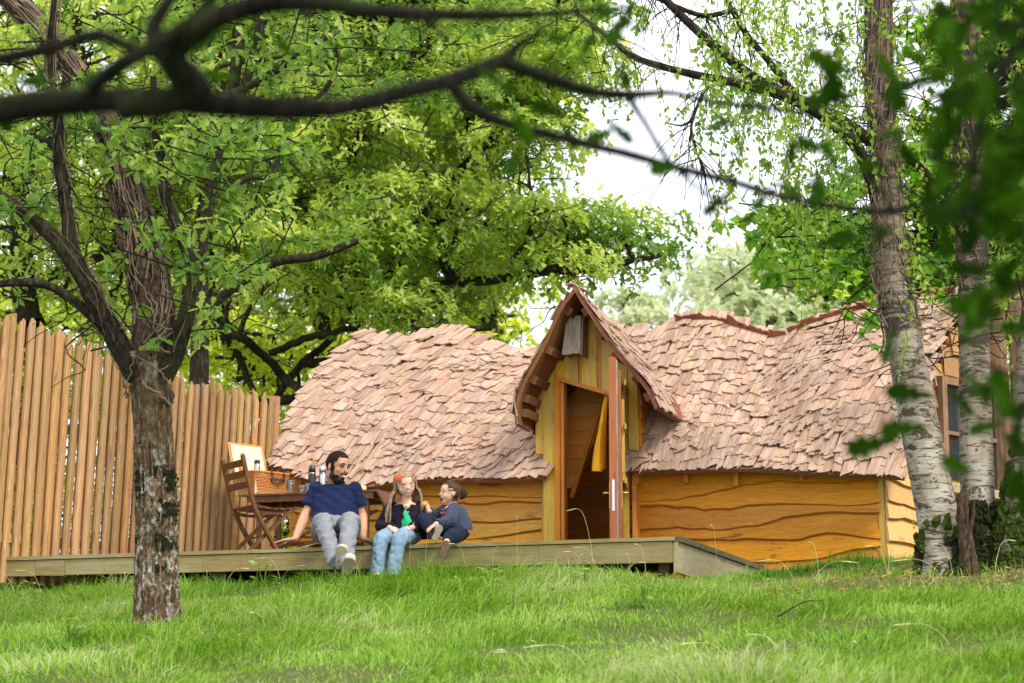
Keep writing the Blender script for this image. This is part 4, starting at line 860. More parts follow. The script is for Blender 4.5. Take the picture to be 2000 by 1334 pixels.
b = MB(); b.tube(spline([P(-.085, .345, -.232), P(0, .385, -.255), P(.085, .345, -.232)], 8), .016*GH, 6); b.build('lip', 'lip', girl, True)
cg = Fig(); cg.loft([ringm(Pt(793, 986, .21), .065, .055), ringm(Pt(793, 990, .22), .125, .078), ringm(gc_, .145, .10), ringm(Pt(795, 1035, .22), .165, .125), ringm(Pt(795, 1052, .22), .16, .12)])
cg.limb([g1, e1], [.052, .050]); cg.limb([e1, w1+(e1-w1)*.12], [.050, .040], flat='end'); cg.limb([g2, e2], [.052, .052]); cg.limb([e2, w2+(e2-w2)*.12], [.052, .040], flat='end')
cme = cg.fuse(.0065, 4); displace(cme, lambda c: wrinkle(c, .008, 12, 22, 14)); link('cardigan', cme, 'cardigan', girl)
# green top showing between the cardigan's open fronts
b = MB(); gp_ = [(791, 994), (796, 1001), (800, 1008), (804, 1017), (806, 1026), (804, 1034), (789, 1036), (782, 1033), (785, 1025), (783, 1018), (789, 1010), (787, 1003)]
V = [Pt(x, y, .098+(.0 if y > 1000 else .02)-(.012 if y > 1020 else 0)) for x, y in gp_]; cM = Pt(794, 1018, .085); V.append(cM); n_ = len(gp_); V2 = [v+np.array([0, .03, 0]) for v in V]
b.add(V+V2, [(i, (i+1) % n_, n_) for i in range(n_)]+[(i, i+n_+1, (i+1) % n_+n_+1, (i+1) % n_) for i in range(n_)]); b.build('green_top', 'green', girl, True)
b = MB(); V = [Pt(x, y, .115) for x, y in ((786, 984), (802, 984), (798, 993), (793, 996), (789, 992))]; b.add(V+[v+np.array([0, .04, 0]) for v in V], [(0, 1, 2, 3, 4)]+[(i, i+5, (i+1) % 5+5, (i+1) % 5) for i in range(5)]); b.build('neckline', 'skin_girl', girl, True)
b = MB(); b.ell(Pt(797, 1000, .09), (.005, .005, .005)); b.build('button', 'white', girl, True)
jg = Fig()
for h, k_, a_ in ((h1, k1, a1), (h2, k2, a2)): jg.limb([h, (h+k_)/2, k_+np.array([0, .01, -.008])], [.072, .066, .057]); jg.limb([k_+np.array([0, .01, -.008]), (k_+a_)/2, a_+np.array([0, 0, -.07])], [.057, .053, .056], flat='end')
jg.ell(gp+np.array([0, 0, -.01]), (.13, .11, .07)); jm = jg.fuse(.0065, 4); displace(jm, lambda c: wrinkle(c, .008, 30, 34, 20)+.002*np.sin(c[:, 0]*120+6*noise3(c*10, 3))); link('jeans', jm, 'jeans', girl)
# hair: a coat on the skull plus long locks that fall over the shoulders
def ink(co): return (co-GC)@GR/GH
def gkeep(co, n): q = ink(co); x, y, z = q.T; return (((z > .30-.22*(np.abs(x) > .19))&(y > .1))|((y <= .1)&(z > -.4)))&(np.linalg.norm(q, axis=1) < .75)
shell(body.data, gkeep, .006, 'hair_cap', 'hair_blonde', girl, lambda c: .002*noise3(c*120, 4))
it = []; R2 = random.Random(5)
for i in range(230):
    a = R2.choice((-1, 1))*R2.uniform(.75, 2.9); side = 1 if a > 0 else -1; r0 = R2.uniform(.0, .12); st = P(.02+side*r0*.4, .10-R2.random()*.25, .49); rr = .375+R2.uniform(0, .035)
    p = [st]; ang = .72+abs(a)*.72; ang = min(ang, 2.9)
    for z in (.36, .12, -.15): k = {.36: .82, .12: 1.03, -.15: 1.05}[z]; p.append(P(side*rr*k*math.sin(ang)*1.0, rr*k*math.cos(ang)*1.12-.05, z))
    ln = R2.uniform(.06, .15) if ang > 1.9 else R2.uniform(.10, .24); b0 = p[-1]
    dx = -.10+R2.uniform(-.03, .02) if side < 0 else .06+R2.uniform(-.02, .05)
    wd = (1 if side*GR[0, 0] > 0 else -1)
    wx = P(side, 0, 0)-P(0, 0, 0); wx /= np.linalg.norm(wx)
    p.append(b0+wx*.03+np.array([0, -.02, -.05])); p.append(b0+wx*(.052+R2.uniform(-.02, .02))+np.array([0, -.045 if ang < 1.9 else .03, -.05-ln])); q = spline(p, 16); q += np.stack([.004*np.sin(np.linspace(0, 9, 16)+i), .004*np.cos(np.linspace(0, 8, 16)+i*2), np.zeros(16)], 1)*np.linspace(0, 1, 16)[:, None]
    it.append((q, np.linspace(.0042, .0022, 16)*R2.uniform(.8, 1.3), 4))
link('hair', tubes_mesh('hair', it), 'hair_blonde', girl, kind='stuff')
b = MB(); fc = P(-.27, .22, .31) if (P(-1, 0, 0)-GC)[0] < 0 else P(.27, .22, .31)
for k in range(9): a = k*2*math.pi/8; rad = .016 if k < 8 else 0; b.ell(fc+np.array([math.cos(a)*rad, -.008-(.006 if k == 8 else 0), math.sin(a)*rad]), (.0115, .007, .0115), None, 8, 6)
b.build('hair_flower', 'flower', girl, True)
# ---- toddler
tod = person('toddler with brown bun and navy cable-knit jumper, one hand raised, mouth open')
TC = Pt(878, 963, .20); TH_ = .178; TRr = headframe(math.radians(-66), math.radians(2), math.radians(0))
fg = Fig(); P = add_head(fg, TC, TRr, TH_, True, 1)
tn = Pt(884, 987, .22); s1 = Pt(868, 996, .14); s2 = Pt(900, 995, .30); tb = Pt(890, 1015, .22); tp_ = Pt(893, 1042, .20)
fg.limb([tn, P(0, -.08, -.25)], [.038, .038]); wv = s2-s1; wv /= np.linalg.norm(wv); dv = np.cross(wv, [0, 0, 1.]); dv /= np.linalg.norm(dv)
fg.loft([ringm(tn, .045, .04), ringm(Pt(885, 994, .22), .085, .06), ringm(tb, .085, .08), ringm(tp_, .09, .09)])
# near arm reaches down to the raised foot, far arm is lifted beside the face
ea = Pt(880, 1016, .02); wa = Pt(851, 1024, -.10); eb_ = Pt(853, 1008, .24); wb = Pt(837, 998, .14)
fg.limb([s1+(s2-s1)*.3+np.array([.03, -.05, 0]), ea], [.034, .028]); fg.limb([ea, wa], [.028, .019]); fg.limb([Pt(868, 998, .26), eb_], [.034, .026]); fg.limb([eb_, wb], [.026, .019])
add_hand(fg, wa, (-.8, -.25, -.55), (-.3, -.5, .8), .10, 1, .35); add_hand(fg, wb, (-.25, -.1, .95), (.6, -.5, .1), .10, 1, .75)
kf = Pt(828, 1015, .04); af = Pt(853, 1048, -.04); kn = Pt(880, 1050, -.10); an = Pt(873, 1058, -.16); hf = Pt(880, 1040, .24); hn = Pt(893, 1043, .10)
fg.limb([hf, kf], [.05, .038]); fg.limb([kf, af], [.036, .025]); fg.limb([hn, kn], [.05, .04]); fg.limb([kn, an], [.036, .026])
body = link('body', fg.fuse(.005, 3), 'skin_tod', tod)
lg = Fig(); lg.limb([hf, (hf+kf)/2, kf], [.062, .058, .052]); lg.limb([kf, af], [.052, .036], flat='end'); lg.limb([hn, kn], [.064, .052]); lg.limb([kn, an], [.050, .036], flat='end'); lg.ell(tp_+np.array([0, 0, -.0]), (.095, .10, .055))
lm = lg.fuse(.006, 4); displace(lm, lambda c: wrinkle(c, .006, 22, 22, 30)); link('leggings', lm, 'navy_leg', tod)
jg = Fig(); jg.loft([ringm(Pt(884, 989.5, .22), .054, .05), ringm(Pt(885, 995, .22), .095, .075), ringm(tb, .108, .098), ringm(Pt(893, 1036, .20), .118, .11)])
jg.limb([s1+(s2-s1)*.35+np.array([.03, -.05, 0]), ea], [.05, .046]); jg.limb([ea, wa+(ea-wa)*.1], [.046, .032], flat='end'); jg.limb([Pt(868, 998, .26), eb_], [.05, .042]); jg.limb([eb_, wb+(eb_-wb)*.1], [.042, .032], flat='end')
jm = jg.fuse(.006, 4); displace(jm, lambda c: wrinkle(c, .005, 14, 26, 33)); link('jumper', jm, 'knit', tod)
fwd = TRr[:, 1]
def tkk(co): return (co-TC)@TRr/TH_
def tkeep(co, n): q = tkk(co); x, y, z = q.T; ear = (np.abs(x) > .34)&(np.abs(z+.06) < .11)&(np.abs(y+.03) < .085); return (((z > .34-.75*np.clip(.22-y, 0, .25)-.02)&(y > .0))|((y <= .0)&(z > -.36)))&~ear&(np.linalg.norm(q, axis=1) < .75)
shell(body.data, tkeep, .006, 'hair_cap', 'hair_brown', tod, lambda c: .0025*noise3(c*110, 4))
it = []; bun = P(0, -.56, .02)
for i in range(150):
    a = R2.uniform(0, 2*math.pi); u = R2.uniform(-.35, 1); st = P(.33*math.sin(a)*(1.05), .22-.3*abs(math.sin(a))*R2.random(), .12+.38*math.cos(a)*(1 if math.cos(a) > 0 else .9))
    if math.cos(a) < -.1: st = P(.36*math.sin(a), -.2, -.25*R2.random())
    md = P(.36*math.sin(a)*.95, -.25, .08+.42*math.cos(a)) if math.cos(a) > -.1 else P(.3*math.sin(a), -.38, -.15)
    it.append((spline([st, md, bun+(md-bun)*.25], 9), np.linspace(.0035, .003, 9), 4))
for i in range(130):
    ax_ = np.array([R2.gauss(0, 1) for _ in range(3)]); ax_ /= np.linalg.norm(ax_); u_ = np.cross(ax_, [0, 0, 1.]); u_ /= np.linalg.norm(u_); v_ = np.cross(ax_, u_); a0_ = R2.uniform(0, 6); rr = R2.uniform(.025, .037)
    it.append(([bun+(u_*math.cos(a0_+q)+v_*math.sin(a0_+q))*rr*(1+.15*q*R2.random()) for q in np.linspace(0, 2.6, 8)], .0028, 4))
for i in range(40):
    a = R2.uniform(-1.2, 1.2); p0 = P(.30*math.sin(a*1.2), -.05, .47*math.cos(a*.4)); it.append((spline([p0, p0+(P(0, -.1, .1)-TC)*.8+np.array([0, 0, .004]), p0+(P(R2.uniform(-.1, .1), -.3, R2.uniform(-.05, .12))-TC)], 7), .0018, 4))
link('hair', tubes_mesh('hair', it), 'hair_brown', tod, kind='stuff')
eyes(tod, P, TRr, TH_, False, brow='hair_brown', z=-.02, x=.15, y=.29, browz=.105, size=.034)
b = MB(); b.ell(P(0, .335, -.285), (.08*TH_, .075*TH_, .08*TH_), TRr); b.build('open_mouth', 'mouth', tod, True)
b = MB(); b.tube([P(.085*math.cos(a), .365-.02*abs(math.cos(a)), -.285+.088*math.sin(a)) for a in np.linspace(0, 2*math.pi, 14)], .011*TH_, 6); b.build('lip', 'lip', tod, True)
b = MB(); pts = []
for q in np.linspace(0, 1, 46): c = Pt(859+19*q, 1001.5+1.6*q, .10); pts.append(c+np.array([.0035*math.sin(q*40), -.001, .0055*math.sin(q*36+.6)]))
b.tube(pts, .0024, 5); b.build('embroidery', 'red', tod, True)
shoe(tod, Pt(849, 1058, -.10), Pt(863, 1020, -.10), (-.55, .85, .1), .125, .058, 'sole', 'shoe_d')
shoe(tod, Pt(864, 1092, -.20), Pt(874, 1052, -.22), (.1, 1, .1), .135, .068, 'sole_d', 'shoe_d')
sn = thing('snack', 'small orange biscuit held up in the toddler\'s raised hand', 'snack', tuple(Pt(829, 984, .10)))
b = MB(); b.ell((0, 0, 0), (.022, .012, .017), None, 12, 8); b.ell((.012, 0, .01), (.012, .01, .012), None, 10, 6); b.build('biscuit', 'food', sn, True)

# ================================================================== garden furniture on the deck
def chair(loc, fwd, label):
    fwd = np.array(fwd)/np.linalg.norm(fwd); ch = thing('folding_chair', label, 'chair', loc, math.atan2(fwd[1], fwd[0]))
    post = spline([(-.19, .845), (-.165, .74), (-.125, .60), (-.075, .43), (.06, .20), (.20, 0)], 18)
    for y in (-.20, .20):
        b = MB(); b.beam([(x, y, z) for x, z in post], .026, .042, up=(0, 1, 0)); b.ell((-.19, y, .845), (.021, .013, .021), None, 12, 8); b.build('back_post', 'darkwood', ch)
    for z in (.79, .705, .62):
        x = np.interp(z, post[::-1, 1], post[::-1, 0])+.0; b = MB(); b.beam([(x-.01, yy, z+.0) for yy in np.linspace(-.187, .187, 5)], .055, .016, up=(1, 0, .5)); b.build('back_slat', 'darkwood', ch)
    for y in (-.165, .165):
        b = MB(); b.beam([(.26, y, .44), (.05, y, .245), (-.20, y, .0)], .024, .038, up=(0, 1, 0)); b.build('cross_leg', 'darkwood', ch)
        b = MB(); b.beam([(-.12, y*.9, .425), (.0, y*.9, .405), (.14, y*.9, .405), (.28, y*.9, .43)], .022, .032, up=(0, 1, 0)); b.build('seat_rail', 'darkwood', ch)
    for i in range(7):
        x = -.10+i*.062; z = .445+.012*((i-3)/3)**2*1.4; b = MB(); b.box((x, -.185, z-.012), (x+.05, .185, z)); b.build('seat_slat', 'darkwood', ch)
        b = MB(); 
        for y in (-.165, .165): b.ell((x+.025, y, z+.001), (.005, .005, .0025), None, 8, 4)
        b.build('screw', 'metal', ch)
    b = MB(); b.tube([(.155, -.2, .06), (.155, .2, .06)], .011, 8); b.tube([(-.15, -.165, .05), (-.15, .165, .05)], .011, 8); b.tube([(.05, -.19, .225), (.05, .19, .225)], .006, 6); b.build('rung', 'darkwood', ch, True)
    return ch
ca = Pt(486, 950, 1.15); chair((ca[0]+.03, ca[1]+.1, DZ), (.87, .5), 'dark wooden folding chair with slatted back beside the wicker hamper')
tt_ = 1.6; tl = Pt(474, 966, tt_); trr = Pt(734, 966, tt_); tdv = trr-tl; tdv[2] = 0; TLn = np.linalg.norm(tdv); tz = tl[2]
tab = thing('folding_table', 'dark wooden folding table laid with hamper, flasks and glasses', 'table', (tl[0], tl[1], DZ), math.atan2(tdv[1], tdv[0])); th_ = tz-DZ
for i in range(7): b = MB(); b.box((-.01, -.0+i*.078, th_-.014), (TLn, .066+i*.078, th_)); b.build('top_slat', 'darkwood', tab)
for y in (.02, .50): b = MB(); b.box((.03, y, th_-.065), (TLn-.03, y+.025, th_-.015)); b.build('apron', 'darkwood', tab)
for x in (.03, TLn-.055): b = MB(); b.box((x, .046, th_-.062), (x+.025, .499, th_-.017)); b.build('apron', 'darkwood', tab)
for x, y, x2 in ((.1, .055, .1), (.1, .46, .1), (TLn-.12, .055, TLn-.12), (TLn-.12, .46, TLn-.12)): b = MB(); b.box((x, y, 0), (x+.035, y+.03, th_-.016)); b.build('leg', 'darkwood', tab)
for y in (.09, .44): b = MB(); b.beam([(.14, y, .12), (TLn-.16, y, th_-.12)], .02, .035, up=(0, 1, 0)); b.build('brace', 'darkwood', tab)
b = MB(); b.box((.136, .25, .20), (TLn-.13, .29, .235)); b.build('stretcher', 'darkwood', tab)
b = MB(); b.add([(TLn+.004, -.01, th_-.012), (TLn+.10, -.03, th_-.16), (TLn+.10, .5, th_-.16), (TLn+.004, .52, th_-.012), (TLn+.012, -.01, th_+.002), (TLn+.112, -.03, th_-.148), (TLn+.112, .5, th_-.148), (TLn+.012, .52, th_+.002)],
    [(0,3,2,1),(4,5,6,7),(0,1,5,4),(1,2,6,5),(2,3,7,6),(3,0,4,7)]); b.build('drop_leaf', 'darkwood', tab)
# low step or box behind the man
st = thing('low_stool', 'low brown slatted stool on the deck behind the man\'s hand', 'stool', tuple(Pt(601, 1050, .75)*np.array([1, 1, 0])+np.array([0, 0, DZ])), ROT)
for i in range(3): b = MB(); b.box((-.03, i*.07, .10), (.42, .06+i*.07, .118)); b.build('slat', 'darkwood', st)
for x in (0, .36): b = MB(); b.box((x, .01, 0), (x+.03, .19, .099)); b.build('leg', 'darkwood', st)
# wicker hamper
def TP(px, yoff): # point on the table top
    d = Pt(px, 966, tt_+yoff); return (d[0], d[1], tz)
hp = thing('wicker_hamper', 'open wicker picnic hamper with raised cream-lined lid on the table', 'hamper', TP(512, .21), .80)
hx, hy_, hz = .185, .13, .19
def rect(x, y, r=.025, n=5):
    out = []
    for cx, cy, a0_ in ((x-r, -y+r, -90), (x-r, y-r, 0), (-x+r, y-r, 90), (-x+r, -y+r, 180)):
        for k in range(n): a = math.radians(a0_+90*k/(n-1)); out.append((cx+r*math.cos(a), cy+r*math.sin(a)))
    out.append(out[0]); P_ = np.array(out); s = np.concatenate([[0], np.cumsum(np.linalg.norm(np.diff(P_, axis=0), axis=1))]); return P_, s
P_, s_ = rect(hx, hy_); NN = 120; it = []
for j in range(15):
    k = 1-.06*(1-j/14); z = .006+j*.0125; u = np.linspace(0, s_[-1], NN); X = np.interp(u, s_, P_[:, 0])*k; Y = np.interp(u, s_, P_[:, 1])*k; off = .0045*np.sin(u/.0225*math.pi+j*math.pi); nx = X/np.hypot(X, Y); ny = Y/np.hypot(X, Y)
    it.append((np.stack([X+nx*off, Y+ny*off, np.full(NN, z)], 1), .0058, 5))
link('woven_side', tubes_mesh('woven_side', it), 'wicker', hp, kind='stuff')
it = []
for u in np.arange(0, s_[-1], .0225): X = np.interp(u, s_, P_[:, 0]); Y = np.interp(u, s_, P_[:, 1]); it.append(([(X*.94, Y*.94, 0), (X, Y, hz)], .0035, 5))
link('stake', tubes_mesh('stake', it), 'wicker', hp, kind='stuff')
u = np.linspace(0, s_[-1], 90); X = np.interp(u, s_, P_[:, 0]); Y = np.interp(u, s_, P_[:, 1]); b = MB(); b.tube(np.stack([X, Y, hz+.004*np.sin(u*260)], 1), .011, 6); b.build('rim', 'wicker', hp, True)
b = MB(); b.box((-hx*.93, -hy_*.93, .0), (hx*.93, hy_*.93, .01)); b.box((-hx*.95, -hy_*.95, .011), (hx*.95, hy_*.95, .14)); b.build('lining', 'lining', hp)
for x in (-.02, .11):
    b = MB(); b.beam([(x, -hy_+.0, hz+.02), (x, -hy_-.017, hz-.01), (x, -hy_-.016, hz-.075)], .02, .004, up=(1, 0, 0)); b.build('strap', 'leather', hp)
b = MB(); b.beam([(-.02, -hy_-.022, hz-.045), (.045, -hy_-.034, hz-.062), (.11, -hy_-.022, hz-.045)], .012, .02, up=(0, 0, 1)); b.build('handle_strap', 'leather', hp)
for x in (-.02, .11): b = MB(); b.box((x-.012, -hy_-.025, hz-.05), (x+.012, -hy_-.018, hz-.035)); b.build('buckle', 'metal', hp)
# lid stands up behind, leaning left
lid = bpy.data.objects.new('lid', None); C.objects.link(lid); lid.parent = hp; lid.location = (-.02, .135, hz+.005); lid.rotation_euler = (math.radians(-16), 0, math.radians(-90)); lid.rotation_mode = 'XYZ'; lid.matrix_basis = Matrix.Translation((-.02, .135, hz+.005))@Matrix.Rotation(math.radians(-16), 4, 'X')@Matrix.Rotation(math.radians(-90), 4, 'Z')
b = MB(); b.box((-.004, -.165, .0), (.008, .165, .255)); b.build('lid_lining', 'lining', lid)
it = [([(-.014+.004*math.sin(k*3.1+j), y, z) for k, y in enumerate(np.linspace(-.18, .18, 30))], .0055, 5) for j, z in enumerate(np.arange(.0, .262, .0125))]
link('woven_lid', tubes_mesh('woven_lid', it), 'wicker', lid, kind='stuff')
b = MB(); b.tube([(0, -.18, 0), (0, -.182, .13), (0, -.18, .262), (0, 0, .265), (0, .18, .262), (0, .182, .13), (0, .18, 0)], .011, 6); b.build('lid_rim', 'wicker', lid, True)
b = MB(); b.box((.0085, -.018, .115), (.0105, .018, .155)); b.build('emblem', 'blue', lid)
b = MB(); b.tube(spline([(.012, -.11, .06), (.05, -.08, .02), (.09, -.11, -.03)], 10), .005, 5); b.build('lid_strap', 'leather', lid, True)
b = MB(); b.ell((.03, -.09, .05), (.015, .035, .06)); b.build('bread', 'wicker', lid, True)
def flask(px, yo, h, r, m1, m2, label, name='flask', top=.7, z0=0):
    p = TP(px, yo); f = thing(name, label, 'flask', (p[0], p[1], p[2]+z0))
    b = MB(); b.lathe((0, 0, 0), [(r*.95, 0), (r, .005), (r, h*top), (r*.95, h*top+.004)]); b.build('flask_body', m1, f, True); b = MB(); b.lathe((0, 0, h*top+.006), [(r*.86, 0), (r*.86, h*.05)]); b.build('neck_ring', 'metal', f, True)
    b = MB(); b.lathe((0, 0, h*(top+.05)+.007), [(r*.9, 0), (r*.92, h*.12), (r*.75, h*(.245-.01)), (r*.4, h*.245)]); b.build('cap', m2, f, True)
flask(609, .25, .245, .032, 'black', 'black', 'tall black vacuum flask with steel band standing on the table'); flask(630, .27, .24, .033, 'metal', 'metal', 'silver steel vacuum flask standing just behind the man\'s head')
flask(501, .20, .14, .028, 'metal', 'black', 'flask with dark cap poking up out of the open wicker hamper', z0=.165)
def tumbler(px, yo, h, r, label):
    p = TP(px, yo); g = thing('drinking_glass', label, 'glass', p, group='glasses on the table'); b = MB(); b.lathe((0, 0, .001), [(r*.8, 0), (r, h), (r-.003, h), (r*.8-.003, .008), (.001, .008)]); b.build('tumbler', 'glass', g, True)
tumbler(567, .12, .115, .036, 'tall clear tumbler next to the hamper on the table'); tumbler(590, .15, .075, .034, 'short clear tumbler in front of the black flask')
tumbler(601, .10, .08, .026, 'small stemmed clear glass nearest the man\'s sleeve')
p = TP(704, .1); bw = thing('yellow_bowl', 'yellow round cheese on the table behind the man\'s shoulder', 'cheese', p); b = MB(); b.lathe((0, 0, 0), [(.04, 0), (.05, .02), (.045, .045), (.02, .055), (.002, .056)]); b.build('rind', 'cream', bw, True)

# ================================================================== foliage
def leaf_tpl(kind):
    if kind == 'oak':                        # lobed leaf, folded along the midrib
        e = [(.0, .0), (.18, .10), (.30, .07), (.42, .19), (.52, .11), (.66, .26), (.76, .15), (.88, .20), (1.0, .0)]
        mid = [(0, 0), (.5, 0)]; V = [(x, y, .25*y-.12*x*x) for x, y in e]+[(x, -y, .25*y-.12*x*x) for x, y in e[1:-1]]+[(.5, 0, -.06)]
        n = len(e); m = len(V)-1; up = list(range(n)); dn = [0]+list(range(n, m))+[n-1]
        F_ = [(up[i+1], up[i], m) for i in range(n-1)]+[(dn[i], dn[i+1], m) for i in range(n-1)]; return np.array(V), np.array(F_)
    if kind == 'mid':
        V = [(0, 0, 0), (.3, .17, .05), (.46, .09, .02), (.74, .25, .03), (1, 0, -.1), (.74, -.25, .03), (.46, -.09, .02), (.3, -.17, .05)]
        return np.array(V), np.array([(0, 2, 1), (0, 7, 6), (0, 6, 2), (2, 6, 4), (2, 4, 3), (6, 5, 4)])
    if kind == 'palm':                       # broad maple-like leaf
        V = [(0, 0, 0), (-.1, .3, .0), (.25, .3, .06), (.35, .62, .0), (.6, .28, .04), (1, 0, -.08), (.6, -.28, .04), (.35, -.62, .0), (.25, -.3, .06), (-.1, -.3, .0)]
        return np.array(V), np.array([(0, i+1, i) for i in range(1, 9)])
    V = [(0, 0, 0), (.42, .27, .06), (1, 0, -.06), (.42, -.27, .06)]; return np.array(V), np.array([(0, 2, 1), (0, 3, 2)])
def unit(a): return a/(np.linalg.norm(a, axis=-1, keepdims=True)+1e-9)
def leaves(P, A, Nn, size, kind, rnd):
    """P base points, A leaf axes, Nn rough normals; returns vertices, faces, per-vertex randoms"""
    V, Fc = leaf_tpl(kind); A = unit(A); B = unit(np.cross(Nn, A)); C_ = np.cross(A, B); n = len(P)
    W_ = P[:, None]+size[:, None, None]*(V[None, :, :1]*A[:, None]+V[None, :, 1:2]*B[:, None]+V[None, :, 2:3]*C_[:, None])
    return W_.reshape(-1, 3), (Fc[None]+(np.arange(n)*len(V))[:, None, None]).reshape(-1, 3), np.repeat(rnd, len(V))
def sprigs(cent, out, nl, size, kind, rnd, droop=.25, spread=1.0, up=.5):
    """rosettes of nl leaves round twig tips: cent n x 3, out direction n x 3"""
    n = len(cent); out = unit(out); r = np.repeat(rnd, nl)+RNG.uniform(-.16, .16, n*nl); X = unit(np.cross(out, RNG.normal(size=(n, 3)))); Y = np.cross(out, X)
    a = (np.arange(nl)*2.4)[None]+RNG.uniform(0, 6.3, (n, 1)); ra = (np.cos(a)[..., None]*X[:, None]+np.sin(a)[..., None]*Y[:, None])*spread+out[:, None]*RNG.uniform(.1, .9, (n, nl, 1)); ra[..., 2] -= droop
    P = np.repeat(cent, nl, 0)-np.repeat(out, nl, 0)*(RNG.uniform(0, .5, (n*nl, 1))*size); A = ra.reshape(-1, 3)
    Nn = RNG.normal(size=(n*nl, 3))*.45; Nn[:, 2] += up+.6; Nn += np.repeat(out, nl, 0)*.4
    return leaves(P, A, Nn, size*RNG.uniform(.45, 1.3, n*nl), kind, r)
def crown_mesh(name, packs, m, parent):
    Vs = []; Fs = []; Rs = []; o = 0
    for V, Fc, R in packs: Vs.append(V); Fs.append(Fc+o); Rs.append(R); o += len(V)
    return link(name, mesh_np(name, np.vstack(Vs), np.vstack(Fs), False, np.concatenate(Rs)), m, parent, kind='stuff')
def bough(c, r, n, flat=.5):                 # twig tips in a flattened, lumpy cushion: more on its upper shell
    d = unit(RNG.normal(size=(n, 3))); d[:, 2] = np.where((d[:, 2] < -.2)&(RNG.rand(n) < .6), -d[:, 2], d[:, 2]); rad = r*RNG.uniform(.45, 1.0, (n, 1))**.55*(1+.25*noise3(d*2.2+c, 8)[:, None]); p = d*rad; p[:, 2] *= flat
    return c+p, unit(d*np.array([1, 1, .9])+np.array([0, 0, .25]))
def inpoly(px, py, poly):
    c = False; j = len(poly)-1
    for i in range(len(poly)):
        if (poly[i][1] > py) != (poly[j][1] > py) and px < (poly[j][0]-poly[i][0])*(py-poly[i][1])/(poly[j][1]-poly[i][1])+poly[i][0]: c = not c
        j = i
    return c
def wob(p0, p1, n=7, amp=.08, sag=0):
    P = np.linspace(p0, p1, n); L_ = np.linalg.norm(np.array(p1)-p0); k = np.sin(np.linspace(0, math.pi, n))[:, None]; P = P+RNG.normal(size=(n, 3))*amp*L_*.35*k; P[:, 2] += sag*L_*k[:, 0]; return P
def tree(name, label, poly, D, nb, rb, per, lsz, leafmat_, kind, limbs, trunk, barkm='bark_dark', nl=5, cat='tree', group=None, twigr=.022, flat=.5, extra=(), dens_fn=None):
    """poly: crown outline in degrees of view (pixels of the photo), D = (near, far) distance; limbs: polylines (px, py, Y, r)"""
    t_ = thing(name, label, cat, (0, 0, 0), 0, group); xs = [p[0] for p in poly]; ys = [p[1] for p in poly]; cs = []
    k = 0
    while len(cs) < nb and k < nb*60:
        k += 1; px = RNG.uniform(min(xs), max(xs)); py = RNG.uniform(min(ys), max(ys))
        if inpoly(px, py, poly) and (dens_fn is None or RNG.rand() < dens_fn(px, py)):
            cs.append(at(px, py, RNG.uniform(*D)))
    cs += [at(*e) for e in extra]
    packs = []
    for c in cs:
        r = rb*RNG.uniform(.6, 1.25); n = int(per*(r/rb)**2); P, o_ = bough(c, r, n, flat); packs.append(sprigs(P, o_, nl, lsz, kind, np.clip(RNG.uniform(.25, .75)+RNG.uniform(-.2, .2, n)+.25*(P[:, 2]-c[2])/r, 0, 1)))  # leaves higher in a bough get lighter tones, light from above painted in
    crown_mesh('crown', packs, leafmat_, t_)
    LP = []; items = []
    for lb in limbs:
        q = spline([tuple(at(a, b_, d))+(r,) for a, b_, d, r in lb], max(8, len(lb)*5)); q[:, :3] += RNG.normal(size=(len(q), 3))*q[:, 3:4]*.18; items.append((q[:, :3], q[:, 3], 8)); LP.append(q[:, :3])
    if trunk is not None: q = spline(trunk, 14); items.append((q[:, :3], q[:, 3], 12)); LP.append(q[:, :3])
    LPa = np.vstack(LP)
    tw = []
    for c in cs:
        j = np.argmin(np.linalg.norm(LPa-c, axis=1)+RNG.uniform(0, .8, len(LPa))); 
        if np.linalg.norm(LPa[j]-c) > 5: continue
        w = spline(wob(LPa[j], c, 6, .22, .06), 12); tw.append((w, np.linspace(twigr*1.5, twigr*.35, 12), 5))
        for _ in range(4):
            e = c+RNG.normal(size=3)*rb*np.array([.6, .6, .3]); s_ = w[RNG.randint(5, 11)]; tw.append((wob(s_, e, 6, .25), np.linspace(twigr*.5, twigr*.15, 6), 4))
    V_ = tubes_mesh('trunk', items); link('trunk', V_, barkm, t_)
    if tw: link('branch', tubes_mesh('branch', tw), barkm, t_, kind='stuff')
    return t_
g0 = lambda px, Y: np.array([at(px, 900, Y)[0], Y, float(gz(at(px, 900, Y)[0], Y))])
def tk(px, Y, top, r0, r1=None):             # trunk rising from the ground to a pixel height
    g = g0(px, Y); e = at(*top[:2], Y) if len(top) == 2 else at(*top); return [(g[0], g[1], g[2]-.2, r0*1.25), (g[0], g[1], g[2]+.5, r0), tuple((g+e)/2)+(r0*.85,), tuple(e)+(r1 or r0*.5,)]
oakpoly = [(330, -150), (1150, -150), (1160, 0), (1130, 90), (1150, 180), (1100, 270), (1010, 330), (1060, 400), (1130, 420), (1170, 480), (1140, 530), (1090, 550), (1030, 570), (960, 620), (800, 640), (560, 650), (430, 560), (330, 400)]
